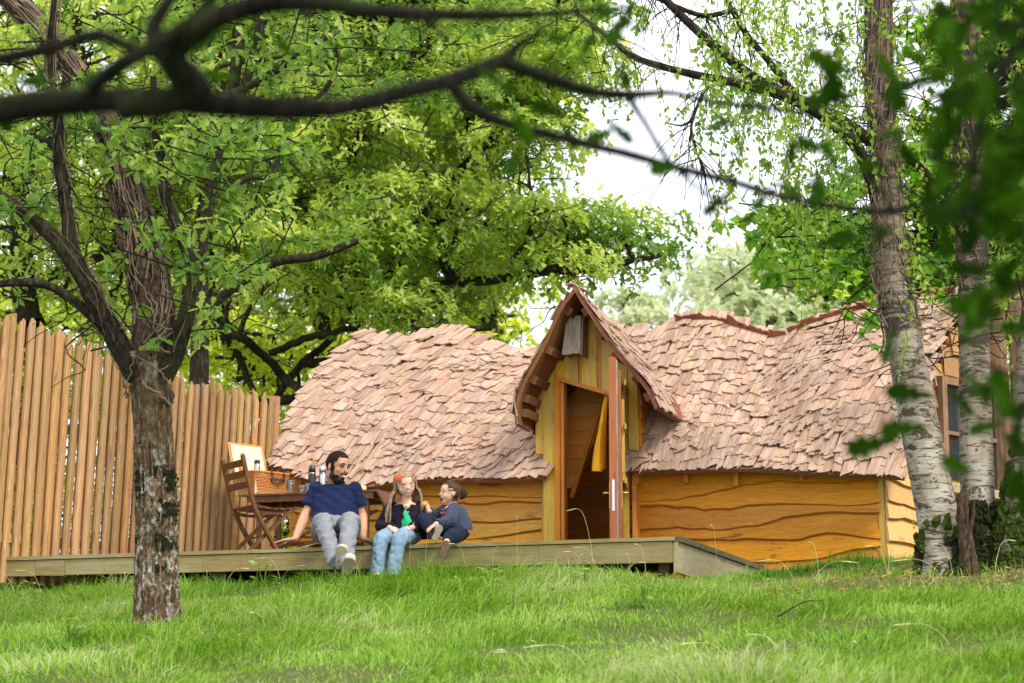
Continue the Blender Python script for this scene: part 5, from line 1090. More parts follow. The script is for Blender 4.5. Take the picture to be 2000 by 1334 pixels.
tree('oak_tree', 'huge spreading oak with sunlit yellow green crown rising behind the hut', oakpoly, (24.5, 27.5), 155, .72, 118, .102, 'leaf_oak', 'mid',
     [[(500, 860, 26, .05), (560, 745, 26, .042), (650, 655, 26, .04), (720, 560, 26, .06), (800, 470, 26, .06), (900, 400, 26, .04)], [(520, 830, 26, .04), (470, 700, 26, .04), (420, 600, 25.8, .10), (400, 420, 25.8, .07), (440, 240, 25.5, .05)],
      [(500, 790, 25.6, .06), (640, 770, 25.4, .05), (760, 735, 25.2, .045), (900, 690, 25, .05)], [(560, 745, 25.8, .055), (520, 700, 25.5, .045), (470, 660, 25, .05), (430, 640, 25, .03)], [(600, 710, 26, .06), (700, 700, 25.4, .05), (820, 660, 25, .05), (960, 640, 25, .03)],
      [(560, 740, 25.5, .05), (620, 790, 25, .045), (700, 830, 25, .03)], [(530, 690, 25.6, .04), (620, 655, 25, .04), (700, 640, 25, .03)], [(700, 580, 26, .09), (840, 560, 25.6, .07), (1000, 540, 25.2, .05), (1180, 520, 25.4, .035), (1290, 500, 25.6, .02)],
      [(640, 660, 26, .09), (600, 520, 26, .08), (640, 380, 26, .06), (720, 240, 26, .05), (760, 100, 26, .04)], [(760, 510, 26, .07), (900, 330, 26, .05), (1040, 200, 26, .04), (1160, 120, 26, .03)]],
     tk(495, 26, (500, 860), .08, .06), extra=[(1235, 470, 26), (1215, 520, 26), (1180, 440, 26), (1180, 500, 26)])
# lower, sparser skirts seen between the fence and the hut
tree('oak_tree', 'smaller shaded oak standing behind the fence between it and the hut', [(330, 600), (640, 640), (600, 760), (560, 860), (500, 900), (360, 760)], (28, 33), 16, .7, 44, .12, 'leaf_far', 'mid',
     [[(600, 900, 29, .07), (560, 780, 29, .05), (480, 700, 29, .05)], [(560, 790, 29, .06), (640, 720, 29, .04)]], tk(600, 29, (600, 900), .09))
tree('oak_tree', 'broad leafy oak rising behind the left part of the paling fence', [(-320, -150), (420, -150), (470, 150), (420, 420), (380, 640), (200, 640), (60, 600), (-320, 560)], (26, 31), 100, .82, 92, .105, 'leaf_oak', 'mid',
     [[(60, 640, 28, .16), (40, 400, 28, .12), (120, 200, 28, .08), (160, 0, 28, .05)], [(40, 420, 28, .08), (-120, 250, 28, .06), (-200, 100, 28, .04)], [(60, 560, 28, .07), (200, 500, 28, .05), (330, 470, 28, .03)]], tk(60, 28, (60, 640), .25))
for i, (px, Y, lab) in enumerate(((-40, 44, 'bright far tree filling the gap at the far left above fence'), (330, 46, 'bright far tree glimpsed behind the forked oak trunk'), (640, 45, 'bright yellow green far tree seen below the big oak crown'), (950, 47, 'bright far tree behind the dormer side of the big oak'))):
    tree('far_tree', lab, [(px-260, -200), (px+260, -200), (px+(235 if i < 3 else 120), 100), (px+(260 if i < 3 else 90), 500), (px+(200 if i < 3 else 60), 840), (px-220, 840), (px-260, 400)], (Y-3, Y+4), 75, 1.35, 46, .2, 'leaf_far', 'leaf',
         [[(px, 700, Y, .2), (px+20, 400, Y, .15), (px-20, 100, Y, .1)]], tk(px, Y, (px, 700), .3), nl=5, group='bright trees in the wood behind', twigr=.04)
tree('maple_tree', 'fresh green leafy tree behind the birches at the right', [(1500, 520), (1535, 480), (1600, 430), (1680, 360), (1740, 250), (1790, -150), (2250, -150), (2250, 640), (1880, 650), (1720, 580), (1620, 560), (1520, 545)], (24.5, 28), 104, .58, 62, .11, 'leaf_maple', 'palm',
     [[(1930, 560, 26, .12), (1850, 470, 26, .09), (1700, 470, 26, .05), (1560, 500, 26, .03)], [(1930, 500, 26, .09), (1960, 300, 26, .07), (1900, 100, 26, .05)]], tk(1940, 26, (1930, 560), .2), nl=4)
tree('hazed_tree', 'far off tree with haze painted into its leaves behind the right ridge of roof', [(1375, 580), (1420, 540), (1500, 500), (1600, 480), (1800, 470), (1950, 500), (1980, 640), (1700, 660), (1480, 680), (1385, 630)], (55, 62), 60, 1.5, 60, .26, 'leaf_hazed', 'leaf', [[(1650, 760, 58, .3), (1640, 600, 58, .15)]], tk(1650, 58, (1650, 760), .4), twigr=.05)
tree('hazed_tree', 'tiny treetop with leaves paled for haze peeping over the roof beside the dormer ridge', [(1195, 590), (1225, 575), (1255, 600), (1262, 640), (1190, 650)], (60, 64), 7, .7, 40, .24, 'leaf_hazed', 'leaf', [[(1230, 760, 62, .2), (1228, 620, 62, .08)]], tk(1230, 62, (1230, 760), .3), twigr=.04)
for px, Y in ((-420, 36), (2350, 34), (2500, 50)):
    tree('far_tree', {-420: 'leafy far tree beyond the left edge of fence', 2350: 'leafy far tree beyond the right board fence', 2500: 'second leafy tree well beyond the right board fence'}[px], [(px-260, -100), (px+260, -100), (px+260, 860), (px-260, 860)], (Y-2, Y+2), 30, 1.3, 30, .2, 'leaf_far', 'leaf', [[(px, 700, Y, .2), (px, 200, Y, .1)]], tk(px, Y, (px, 700), .3), twigr=.04)

for lab, pl in (('leafy bushes filling the gap between fence and hut under the oaks', [(400, 800), (720, 800), (720, 1130), (400, 1130)]), ('leafy bushes crowding behind the left paling fence', [(-420, 660), (420, 700), (420, 1130), (-420, 1130)]),
                ('leafy bushes behind the right board fence and hut end', [(1780, 640), (2350, 620), (2350, 1130), (1780, 1130)])):
    w_ = pl[1][0]-pl[0][0]; tree('bush', lab, pl, (25.5, 28), int(w_/11), .6, 26, .13, 'leaf_far', 'mid', [[((pl[0][0]+pl[1][0])/2, 1150, 27, .08), ((pl[0][0]+pl[1][0])/2+20, 900, 27, .03)]], None, cat='bush', twigr=.012)
# ------------------------------------------------------------------ near trees
def bark_tube(pts, n, m_, furrow, seed, twist=0, fine=0, nz=10, nt_=3.0):
    q = spline(pts, m_); P = q[:, :3]; R_ = q[:, 3]; d, X, Y = frames(P); a = np.arange(n)*2*math.pi/n; s_ = np.concatenate([[0], np.cumsum(np.linalg.norm(np.diff(P, axis=0), axis=1))])
    ca, sa = np.cos(a), np.sin(a); Q = np.stack(np.broadcast_arrays(ca[None]*nt_, sa[None]*nt_, (s_*1.6)[:, None]), -1); big = noise3(Q*.5, seed)*.08
    fur = -np.abs(noise3(np.stack(np.broadcast_arrays(ca[None]*nz*.8, sa[None]*nz*.8, (s_*4.5)[:, None]), -1), seed+4))*furrow*1.4+fine*noise3(np.stack(np.broadcast_arrays(ca[None]*18, sa[None]*18, (s_*30)[:, None]), -1), seed+9)
    rr = R_[:, None]*(1+big)+fur; V = P[:, None]+(X[:, None]*ca[None, :, None]+Y[:, None]*sa[None, :, None])*rr[..., None]
    i = np.arange(m_-1)[:, None]*n; k = np.arange(n)[None]; kk = (k+1) % n; return V.reshape(-1, 3), np.stack([i+k, i+kk, i+kk+n, i+k+n], -1).reshape(-1, 4)
def barks(name, items, m, parent):
    Vs = []; Fs = []; o = 0
    for V, Fq in items: Vs.append(V); Fs.append(Fq+o); o += len(V)
    return link(name, mesh_np(name, np.vstack(Vs), np.vstack(Fs), True), m, parent)
def px4(lst): return [tuple(at(x, y, Y))+(r,) for x, y, Y, r in lst]
def vines(pts, n, seed, r=.006, tall=1.0, gap=.012):
    """thin ivy stems winding up a limb given as (x, y, z, radius) points"""
    rr = random.Random(seed); q = spline(pts, 60); P = q[:, :3]; R_ = q[:, 3]; d, X, Y = frames(P); out = []
    for _ in range(n):
        i0 = rr.uniform(0, 50); L_ = rr.uniform(6, 26)*tall; a = rr.uniform(0, 6.3); da = rr.uniform(-.16, .16); m = 14; pp = []
        for k in range(m):
            f = min(59, i0+L_*k/(m-1)); i = int(f); t_ = f-i; j = min(i+1, 59); c = P[i]*(1-t_)+P[j]*t_; rad = R_[i]*(1-t_)+R_[j]*t_; a += da+rr.uniform(-.16, .16); lift = gap*(.4+rr.random())
            if k in (0, m-1) and rr.random() < .35: lift += .05*rr.random()
            pp.append(c+(X[i]*math.cos(a)+Y[i]*math.sin(a))*(rad*.98+lift))
        w = r*rr.uniform(.45, 1.3); out.append((spline(pp, 26), np.linspace(w, w*.6, 26), 5))
    return out
TD_ = 13.6; gA = ghit(307, 1215); TA = gA[1]
oak = thing('forked_oak', 'rough barked oak with lichen and moss patches forking in front of the fence', 'tree')
tr_pts = px4([(306, 1262, TA, .215), (306, 1232, TA, .178), (306, 1200, TA, .152), (306, 1130, TA, .139), (306, 1000, TA, .132), (302, 900, TA, .126), (297, 800, TA, .121), (292, 740, TA, .128), (288, 690, TA, .150)])
cen_pts = px4([(290, 715, TA, .135), (300, 640, TA+.05, .128), (292, 560, TA+.1, .125), (272, 470, TA+.15, .118), (245, 370, TA+.2, .105), (215, 270, TA+.25, .085), (165, 170, TA+.3, .075), (80, 60, TA+.4, .07), (-40, -60, TA+.5, .06)])
l_pts = px4([(272, 735, TA-.03, .09), (236, 680, TA-.05, .072), (196, 610, TA-.1, .066), (165, 545, TA-.12, .06), (110, 470, TA-.15, .052), (50, 420, TA-.15, .048), (-20, 375, TA-.15, .045), (-120, 330, TA-.1, .04)])
l2_pts = px4([(168, 555, TA-.12, .05), (140, 480, TA-.12, .044), (128, 400, TA-.12, .042), (115, 310, TA-.1, .040), (112, 220, TA-.1, .034), (98, 120, TA-.1, .03), (108, 0, TA-.1, .026), (110, -90, TA, .02)])
l3_pts = px4([(212, 640, TA-.08, .05), (160, 600, TA-.1, .034), (100, 560, TA-.15, .028), (40, 552, TA-.2, .026), (-60, 560, TA-.2, .022)])
r_pts = px4([(318, 730, TA-.02, .085), (345, 680, TA-.05, .066), (365, 610, TA-.05, .056), (376, 530, TA-.05, .045), (350, 450, TA-.05, .036), (322, 380, TA-.05, .033), (318, 320, TA-.03, .030), (300, 240, TA, .024), (300, 150, TA, .02)])
r2_pts = px4([(376, 560, TA-.05, .022), (398, 515, TA-.05, .014), (410, 505, TA-.05, .008)])
st_pts = px4([(115, 290, TA-.1, .03), (85, 275, TA-.12, .024), (58, 262, TA-.14, .016)])
m_pts = px4([(262, 330, TA+.1, .04), (300, 352, TA-.02, .02), (250, 322, TA, .022), (190, 325, TA-.05, .018), (140, 310, TA-.1, .018)])
barks('trunk', [bark_tube(tr_pts, 110, 230, .016, 3, fine=.0035, nz=15)], 'bark', oak)
barks('central_limb', [bark_tube(cen_pts, 56, 130, .014, 5, fine=.003, nz=12)], 'bark_red', oak)
barks('limb', [bark_tube(l_pts, 32, 90, .008, 7, fine=.002), bark_tube(l2_pts, 24, 80, .006, 8, fine=.002), bark_tube(l3_pts, 20, 60, .004, 9), bark_tube(st_pts, 16, 20, .004, 19)], 'bark_dark', oak)
barks('limb', [bark_tube(r_pts, 32, 90, .008, 11, fine=.002), bark_tube(r2_pts, 12, 16, .002, 12)], 'bark_dark', oak)
iv = vines(cen_pts, 150, 3, .0065)+vines(l_pts, 26, 4, .004)+vines(l2_pts, 26, 5, .0035)+vines(r_pts, 16, 6, .003)
iv += [(q, r) for q, r, _ in vines(px4([(292, 800, TA, .128), (290, 700, TA, .155), (296, 600, TA, .135)]), 16, 8, .008, gap=.02)]
link('ivy_stems', tubes_mesh('ivy_stems', iv), 'vine', oak, kind='stuff')
# moss patches on the trunk: clumps of short tufts
def moss_patch(cx, cy, w, h, n, seed, D_, m='moss_dark', R_=.13, bx=306):
    rr = np.random.RandomState(seed); Vs = []; Fs = []; o = 0
    for _ in range(n):
        px = cx+rr.normal()*w*.42; py = cy+rr.normal()*h*.40; a = math.asin(max(-.97, min(.97, (px-bx)/46)));
        if abs(a) > 1.15 or noise3(np.array([px*.09, py*.13, seed])) < -.05: continue
        p = at(px, py, D_-(R_-.010)*math.cos(a)); V, Fq = ell_vf(p, (.0065*rr.uniform(.5, 1.5), .006, .006*rr.uniform(.6, 1.4)), None, 5, 3); V += rr.normal(size=V.shape)*.0018; Vs.append(V); Fs += [tuple(i+o for i in f) for f in Fq]; o += len(V)
    me = bpy.data.meshes.new('moss_patch'); me.from_pydata(np.vstack(Vs).tolist(), [], Fs); return link('moss_patch', me, m, oak, kind='stuff')
for a in ((298, 925, 58, 18, 900, 1), (336, 938, 16, 32, 300, 2), (272, 950, 18, 34, 320, 3), (318, 996, 44, 28, 650, 4), (302, 1058, 48, 24, 620, 5), (285, 868, 18, 14, 160, 6), (300, 1110, 30, 12, 120, 7)): moss_patch(*a, TA)
# dangling twigs and leaves of the forked oak
def near_leaves(parent, regions, nn, lsz, D, m, kind, seed, stick=None, nl=6, name='foliage', twig_r=.004, barkm='bark_dark', droop=.3, big=None):
    packs = []; tw = []
    for (x0, y0, x1, y1, wgt) in regions:
        for _ in range(int(nn*wgt)):
            px, py = RNG.uniform(x0, x1), RNG.uniform(y0, y1); Y = RNG.uniform(*D); c = at(px, py, Y); nt_ = RNG.randint(3, 8)
            dirn = unit(RNG.normal(size=3)*np.array([1, .7, .4])-np.array([0, 0, .15])); L_ = RNG.uniform(.15, .42); tips = c+dirn*np.linspace(0, L_, nt_)[:, None]+RNG.normal(size=(nt_, 3))*.04
            s0 = c-dirn*RNG.uniform(.15, .5)+RNG.normal(size=3)*.08
            tw.append((spline(np.vstack([[s0], tips]), nt_*3), np.linspace(twig_r*1.6, twig_r*.6, nt_*3), 4))
            packs.append(sprigs(tips, np.tile(dirn, (nt_, 1))+RNG.normal(size=(nt_, 3))*.5, nl, lsz, kind, RNG.uniform(.1, .9)*np.ones(nt_)+RNG.uniform(-.15, .15, nt_), droop))
    crown_mesh(name, packs, m, parent); link('twigs', tubes_mesh('twigs', tw), barkm, parent, kind='stuff')
near_leaves(oak, [(-80, -80, 700, 120, .8), (-60, 100, 160, 420, .3), (230, 225, 440, 340, .5), (260, 180, 560, 330, .35), (240, 420, 420, 520, .1), (350, 330, 520, 560, .25), (-60, 420, 60, 560, .08), (250, 590, 420, 660, .12)], 56, .088, (TA-1.0, TA+1.2), 'leaf_near', 'oak', 1)
# thin bare twigs springing from the limbs
tw = []
for q, n_ in ((l_pts, 16), (l2_pts, 26), (r_pts, 24), (cen_pts, 24), (l3_pts, 12)):
    Q = spline(q, 40)
    for _ in range(n_):
        p = Q[RNG.randint(6, 40), :3]; d_ = unit(RNG.normal(size=3)*np.array([1, .4, .8])); L_ = RNG.uniform(.15, .6); e = p+d_*L_; w = spline(wob(p, e, 6, .35), 14); tw.append((w, np.linspace(.0065, .002, 14), 4))
        if RNG.rand() < .7: s_ = w[8]; tw.append((wob(s_, s_+unit(d_+RNG.normal(size=3)*.6)*L_*.5, 5, .3), np.linspace(.004, .0015, 5), 4))
link('bare_twigs', tubes_mesh('bare_twigs', tw), 'bark_dark', oak, kind='stuff')

# limbs of another near tree reaching in from the upper middle left
mo = thing('leaning_oak_limbs', 'lichened oak limbs of a second oak crossing above the forked one', 'tree'); YB = 21.8
M2 = [[(395, 520, YB, .05), (405, 380, YB, .05), (440, 270, YB, .055), (455, 180, YB, .055), (470, 60, YB, .06), (500, -80, YB, .06)], [(425, 300, YB, .04), (470, 190, YB-.1, .045), (500, 90, YB-.2, .05), (530, -40, YB-.2, .05)],
      [(440, 190, YB-.1, .04), (520, 150, YB-.2, .036), (600, 95, YB-.3, .033), (650, 60, YB-.3, .028), (672, 20, YB-.3, .022), (690, -40, YB, .02)], [(420, 160, YB, .03), (430, 130, YB, .024), (520, 115, YB, .02), (560, 110, YB, .014)],
      [(560, 200, YB, .03), (620, 190, YB, .026), (660, 130, YB, .02), (655, 90, YB, .016)], [(440, 400, YB, .024), (480, 350, YB, .026), (530, 345, YB, .028), (545, 300, YB, .03), (570, 240, YB, .03), (590, 215, YB, .03)], [(450, 420, YB, .018), (500, 405, YB, .014), (560, 395, YB, .010)],
      [(500, 270, YB, .02), (510, 300, YB, .02), (530, 320, YB, .02)], [(380, 620, 22, .05), (520, 520, 22, .045), (620, 500, 22, .04), (700, 470, 22, .03)]]
barks('limb', [bark_tube(px4(q), 16, 50, .004, 20+i, fine=.0015) for i, q in enumerate(M2)], 'bark_dark', mo)
g = g0(500, YB); barks('trunk', [bark_tube([(at(385, 900, YB)[0], YB+.3, 2.9, .14), (at(385, 700, YB)[0], YB+.2, 4.6, .10), tuple(at(392, 600, YB+.1))+(.075,), tuple(at(395, 520, YB))+(.06,)], 20, 30, .006, 31)], 'bark_dark', mo)
near_leaves(mo, [(420, -60, 1240, 60, .9), (560, 60, 1000, 200, .35), (380, 60, 720, 300, .45), (440, 300, 760, 560, .3)], 60, .098, (YB-.8, YB+1.5), 'leaf_near', 'oak', 2)
tw = []
for _ in range(70): px, py = RNG.uniform(380, 1100), RNG.uniform(-20, 620); p = at(px, py, YB+RNG.uniform(-.5, 2)); d_ = unit(RNG.normal(size=3)*np.array([1, .3, .7])); w = spline(wob(p, p+d_*RNG.uniform(.2, .9), 6, .3), 16); tw.append((w, np.linspace(.008, .002, 16), 4))
link('bare_twigs', tubes_mesh('bare_twigs', tw), 'bark_dark', mo, kind='stuff')

# ------------------------------------------------------------------ birches: one clump of three stems
gB = ghit(1880, 1120); TB_ = gB[1]
bi = thing('birch_clump', 'three stemmed silver birch with mossy foot in front of the right wing', 'tree')
def bpt(l): return px4([(x, y, TB_+dy, r) for x, y, dy, r in l])
bA = bpt([(1850, 1150, 0, .235), (1848, 1100, 0, .195), (1838, 1040, 0, .165), (1822, 960, 0, .152), (1802, 860, .02, .147), (1783, 760, .04, .140), (1765, 660, .06, .134), (1748, 560, .1, .128), (1738, 460, .14, .118), (1728, 360, .2, .112), (1722, 240, .24, .108), (1716, 120, .3, .104), (1712, -80, .4, .10)])
bB = bpt([(1905, 1160, .1, .2), (1908, 1080, .1, .165), (1910, 980, .1, .130), (1908, 860, .12, .122), (1905, 740, .15, .116), (1902, 620, .18, .112), (1900, 500, .2, .110), (1896, 380, .22, .106), (1892, 250, .25, .104), (1888, 120, .3, .10), (1882, -80, .35, .10)])
bC = bpt([(1965, 1160, .0, .17), (1978, 1080, -.02, .13), (1992, 1000, -.04, .115), (2004, 900, -.05, .11), (2010, 780, -.05, .105), (2020, 640, 0, .10), (2040, 400, 0, .095), (2060, -60, 0, .08)])
bA = [(a, b_, c, r*.9) for a, b_, c, r in bA]; bB = [(a, b_, c, r*.92) for a, b_, c, r in bB]
for q, sd_, n_ in ((bA, 41, 180), (bB, 42, 170), (bC, 43, 110)):
    o = barks('trunk', [bark_tube([(a-gB[0], b_-gB[1], c-gB[2], r) for a, b_, c, r in q], 60, n_, .006, sd_, fine=.0025, nz=8)], 'birch', bi); o.location = tuple(gB)
bl1 = bpt([(1722, 420, .2, .05), (1690, 320, .1, .045), (1650, 262, 0, .042), (1560, 200, -.1, .038), (1450, 165, -.2, .032), (1330, 140, -.3, .027), (1240, 112, -.3, .022), (1190, 75, -.3, .016), (1120, 20, -.3, .012)])
bl2 = bpt([(1720, 290, .2, .045), (1650, 240, .1, .042), (1560, 195, 0, .04), (1470, 150, -.1, .038), (1390, 85, -.1, .034), (1330, 30, -.1, .03), (1270, -30, -.1, .026)])
bl3 = bpt([(1560, 200, 0, .03), (1510, 130, 0, .026), (1460, 70, 0, .022), (1430, 20, 0, .02), (1400, -40, 0, .018)]); bl4 = bpt([(1425, 22, 0, .02), (1370, 30, -.1, .018), (1290, 0, -.1, .016), (1240, -20, -.1, .012)])
bl5 = bpt([(1430, 160, -.2, .016), (1385, 170, -.3, .013), (1365, 200, -.3, .012), (1350, 250, -.3, .010), (1358, 290, -.3, .009), (1375, 330, -.3, .006)]); bl6 = bpt([(1895, 470, .1, .05), (1850, 400, .1, .04), (1800, 330, .15, .03), (1770, 310, .2, .025)]); bl7 = bpt([(1905, 400, .1, .035), (1960, 350, 0, .03), (2040, 300, 0, .02)])
bl8 = bpt([(1350, 235, -.3, .008), (1330, 245, -.3, .008), (1300, 240, -.3, .004)])
barks('branch', [bark_tube(q, 14, 60, .003, 50+i, fine=.001) for i, q in enumerate((bl1, bl2, bl3, bl4, bl5, bl6, bl7, bl8))], 'bark_dark', bi)
iv = vines(bA[5:], 95, 13, .005)+vines(bB[5:], 75, 14, .005)+vines(bA[:6], 8, 15, .003)+vines(bl1, 12, 16, .002)+vines(bA[6:], 40, 17, .004, gap=.05)
link('ivy_stems', tubes_mesh('ivy_stems', iv), 'vine', bi, kind='stuff')
tw = []; Qs = [spline(q, 50) for q in (bl1, bl2, bl3, bl4, bl5)]
for Q in Qs:
    for _ in range(34):
        p = Q[RNG.randint(8, 50), :3]; L_ = RNG.uniform(.15, .55); d_ = unit(np.array([RNG.normal()*.8, RNG.normal()*.3, -.5-RNG.rand()*.8])); w = spline([p, p+d_*L_*.5+RNG.normal(size=3)*.03, p+d_*L_+np.array([0, 0, -.12])], 10); tw.append((w, np.linspace(.0045, .0012, 10), 4))
for Q, n_ in ((spline(bA, 60), 90), (spline(bB, 60), 80)):
    for _ in range(n_):
        p = Q[RNG.randint(26, 60), :3]; L_ = RNG.uniform(.2, .8); d_ = unit(RNG.normal(size=3)*np.array([1.2, .5, .5])); w = spline(wob(p, p+d_*L_, 6, .3, -.05), 14); tw.append((w, np.linspace(.006, .0015, 14), 4))
link('bare_twigs', tubes_mesh('bare_twigs', tw), 'bark_dark', bi, kind='stuff')
# hanging sprays of small birch leaves
packs = []; tw = []
def sprays(n, x0, y0, x1, y1, dn=.35):
    for _ in range(n):
        px, py = RNG.uniform(x0, x1), RNG.uniform(y0, y1); c = at(px, py, TB_+RNG.uniform(-1.2, 1.4)); L_ = RNG.uniform(.3, .75); m_ = int(L_*60); k = np.linspace(0, 1, m_)[:, None]; sw = RNG.normal(size=3)*.12; P = c+np.array([0, 0, -1.])*k*L_+sw*k*k*L_*2+RNG.normal(size=(m_, 3))*.012
        tw.append((P[::3]+0, np.linspace(.0028, .0012, len(P[::3])), 4)); A = RNG.normal(size=(m_, 3))*.6+np.array([0, 0, -.6]); Nn = RNG.normal(size=(m_, 3))+np.array([0, -.3, .2]); packs.append(leaves(P+unit(A)*.008, A, Nn, RNG.uniform(.03, .062, m_), 'leaf', np.clip(RNG.uniform(.2, .8)+RNG.uniform(-.25, .25, m_), 0, 1)))
sprays(70, 1370, -80, 1700, 170); sprays(46, 1400, 100, 1700, 330); sprays(20, 1480, 300, 1640, 420); sprays(70, 1640, -80, 2080, 330); sprays(10, 1340, -60, 1500, 60); sprays(46, 1740, 180, 2060, 560); sprays(8, 1280, 40, 1420, 130)
crown_mesh('foliage', packs, 'leaf_birch', bi); link('twigs', tubes_mesh('twigs', tw), 'bark_dark', bi, kind='stuff')
near_leaves(bi, [(1600, 380, 2080, 620, .6), (1450, 400, 1700, 560, .5)], 44, .085, (TB_+.4, TB_+3), 'leaf_maple', 'palm', 5, nl=4, name='lower_foliage')
def moss_on(pts, n, seed, f0, f1, par, m='moss', sc=1.0, side=None):
    rr = np.random.RandomState(seed); q = spline(pts, 80); d, X, Y = frames(q[:, :3]); Vs = []; Fs = []; o = 0
    for _ in range(n):
        i = int((f0+(f1-f0)*rr.rand()**1.6)*79); a = rr.uniform(0, 6.3); p = q[i, :3]+(X[i]*math.cos(a)+Y[i]*math.sin(a))*(q[i, 3]*1.03+.008)
        if noise3(p*5, seed) < -.4: continue
        V, Fq = ell_vf(p, (.024*sc*rr.uniform(.5, 1.6), .022*sc, .034*sc*rr.uniform(.5, 1.5)), None, 6, 4); V += rr.normal(size=V.shape)*.006; Vs.append(V); Fs += [tuple(k+o for k in f) for f in Fq]; o += len(V)
    me = bpy.data.meshes.new('moss_patch'); me.from_pydata(np.vstack(Vs).tolist(), [], Fs); return link('moss_patch', me, m, par, kind='stuff')
moss_on(bA, 900, 61, 0.0, .15, bi, 'moss_dark', .8); moss_on(bB, 900, 62, 0.01, .2, bi, 'moss_dark'); moss_on(bA, 200, 65, 0.02, .2, bi); moss_on(bC, 420, 63, 0, .26, bi); moss_on(bC, 160, 64, .2, .45, bi)
stump = thing('dead_stump', 'dead grey snag stump standing between the birch stems', 'stump')
barks('stump_wood', [bark_tube(bpt([(1898, 1145, -.18, .085), (1890, 1090, -.2, .06), (1884, 1030, -.22, .045), (1880, 990, -.24, .04), (1884, 962, -.24, .03), (1886, 955, -.24, .006)]), 26, 60, .012, 71, fine=.004), bark_tube(bpt([(1890, 1050, -.22, .03), (1900, 1010, -.26, .016), (1903, 975, -.28, .006)]), 12, 20, .004, 72)], 'bark_red', stump)
ivy = thing('ground_ivy', 'small leaved ivy climbing the mossy foot of the birch stems', 'ivy'); P = []; A = []
for q, n_ in ((bA, 90), (bB, 110), (bC, 80)):
    Q = spline(q, 80)
    for _ in range(n_): i = RNG.randint(0, 16); a = RNG.uniform(0, 6.3); P.append(Q[i, :3]+np.array([math.cos(a), math.sin(a), 0])*(Q[i, 3]+.015)); A.append([math.cos(a)*.5, math.sin(a)*.5, RNG.normal()*.6])
P = np.array(P); A = np.array(A); crown_mesh('foliage', [leaves(P, A, A*.3+RNG.normal(size=A.shape)*.4+np.array([0, -.8, .3]), RNG.uniform(.014, .028, len(P)), 'palm', RNG.rand(len(P)))], 'leaf_near', ivy)

# ------------------------------------------------------------------ foreground oak branches, close to the lens and out of focus
fo = thing('foreground_oak_branch', 'out of focus mossy oak branch sweeping across the top close to camera', 'branch')
YF = 4.2
FB = [[(-220, 245, YF-.1, .032), (0, 215, YF, .029), (130, 200, YF, .027), (300, 196, YF+.02, .024), (450, 205, YF+.05, .024), (560, 212, YF+.1, .021), (680, 207, YF+.15, .018), (790, 180, YF+.2, .017), (880, 158, YF+.25, .017), (980, 118, YF+.3, .016), (1010, 90, YF+.3, .010), (1060, 60, YF+.3, .006)],
      [(985, 122, YF+.3, .015), (1050, 145, YF+.35, .014), (1150, 178, YF+.4, .012), (1230, 185, YF+.4, .010), (1310, 182, YF+.45, .007), (1400, 200, YF+.5, .005), (1520, 215, YF+.5, .005), (1600, 220, YF+.5, .004)],
      [(880, 165, YF+.25, .013), (930, 215, YF+.25, .012), (1000, 245, YF+.3, .011), (1100, 270, YF+.35, .010), (1200, 295, YF+.4, .0095), (1300, 322, YF+.45, .009), (1420, 352, YF+.5, .0085), (1540, 388, YF+.55, .0075), (1640, 405, YF+.6, .0075), (1740, 412, YF+.6, .007), (1830, 385, YF+.6, .006), (1900, 340, YF+.6, .005)],
      [(1228, 190, YF+.42, .008), (1260, 240, YF+.45, .005), (1300, 305, YF+.45, .006), (1360, 365, YF+.5, .005), (1420, 400, YF+.5, .004), (1470, 440, YF+.5, .003)],
      [(1450, 210, YF+.5, .004), (1465, 260, YF+.5, .0035), (1440, 310, YF+.5, .003), (1425, 350, YF+.5, .003)],
      [(230, 215, YF, .020), (330, 200, YF, .026), (380, 170, YF, .030), (340, 110, YF-.05, .023), (400, 50, YF-.1, .021), (470, 20, YF-.1, .020), (560, 0, YF-.1, .022), (640, 8, YF, .018), (760, 25, YF+.1, .014), (900, 30, YF+.2, .012), (1050, 28, YF+.2, .009), (1180, 18, YF+.2, .006)],
      [(395, 190, YF, .03), (340, 130, YF, .026), (300, 60, YF, .016), (330, 0, YF, .012), (350, -60, YF, .01)], [(-100, 130, YF-.2, .013), (20, 112, YF-.2, .012), (130, 85, YF-.2, .012), (190, 68, YF-.2, .011), (250, 90, YF-.1, .011), (310, 105, YF-.1, .012)],
      [(170, 180, YF, .012), (230, 130, YF-.1, .014), (290, 95, YF-.1, .014), (390, 30, YF-.1, .014), (420, -30, YF-.1, .012)], [(820, 30, YF+.1, .008), (850, 55, YF+.1, .006), (870, 72, YF+.1, .004)], [(1740, 412, YF+.6, .006), (1720, 350, YF+.6, .004), (1760, 300, YF+.6, .004)]]
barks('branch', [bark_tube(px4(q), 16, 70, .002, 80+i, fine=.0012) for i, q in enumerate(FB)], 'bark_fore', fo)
P = []; 
for q, n_, f0 in ((FB[0], 260, .6), (FB[5], 120, .9)):
    Q = spline(px4(q), 60)
    for _ in range(n_): i = RNG.randint(0, int(60*f0)); a = RNG.uniform(.3, 2.8); V, Fq = ell_vf(Q[i, :3]+np.array([0, -math.cos(a), math.sin(a)])*Q[i, 3]*.95, (.006, .006, .004), None, 6, 4); P.append((V, Fq))
b = MB()
for V, Fq in P: b.add(V, Fq)
b.build('moss', 'moss', fo, True, kind='stuff')
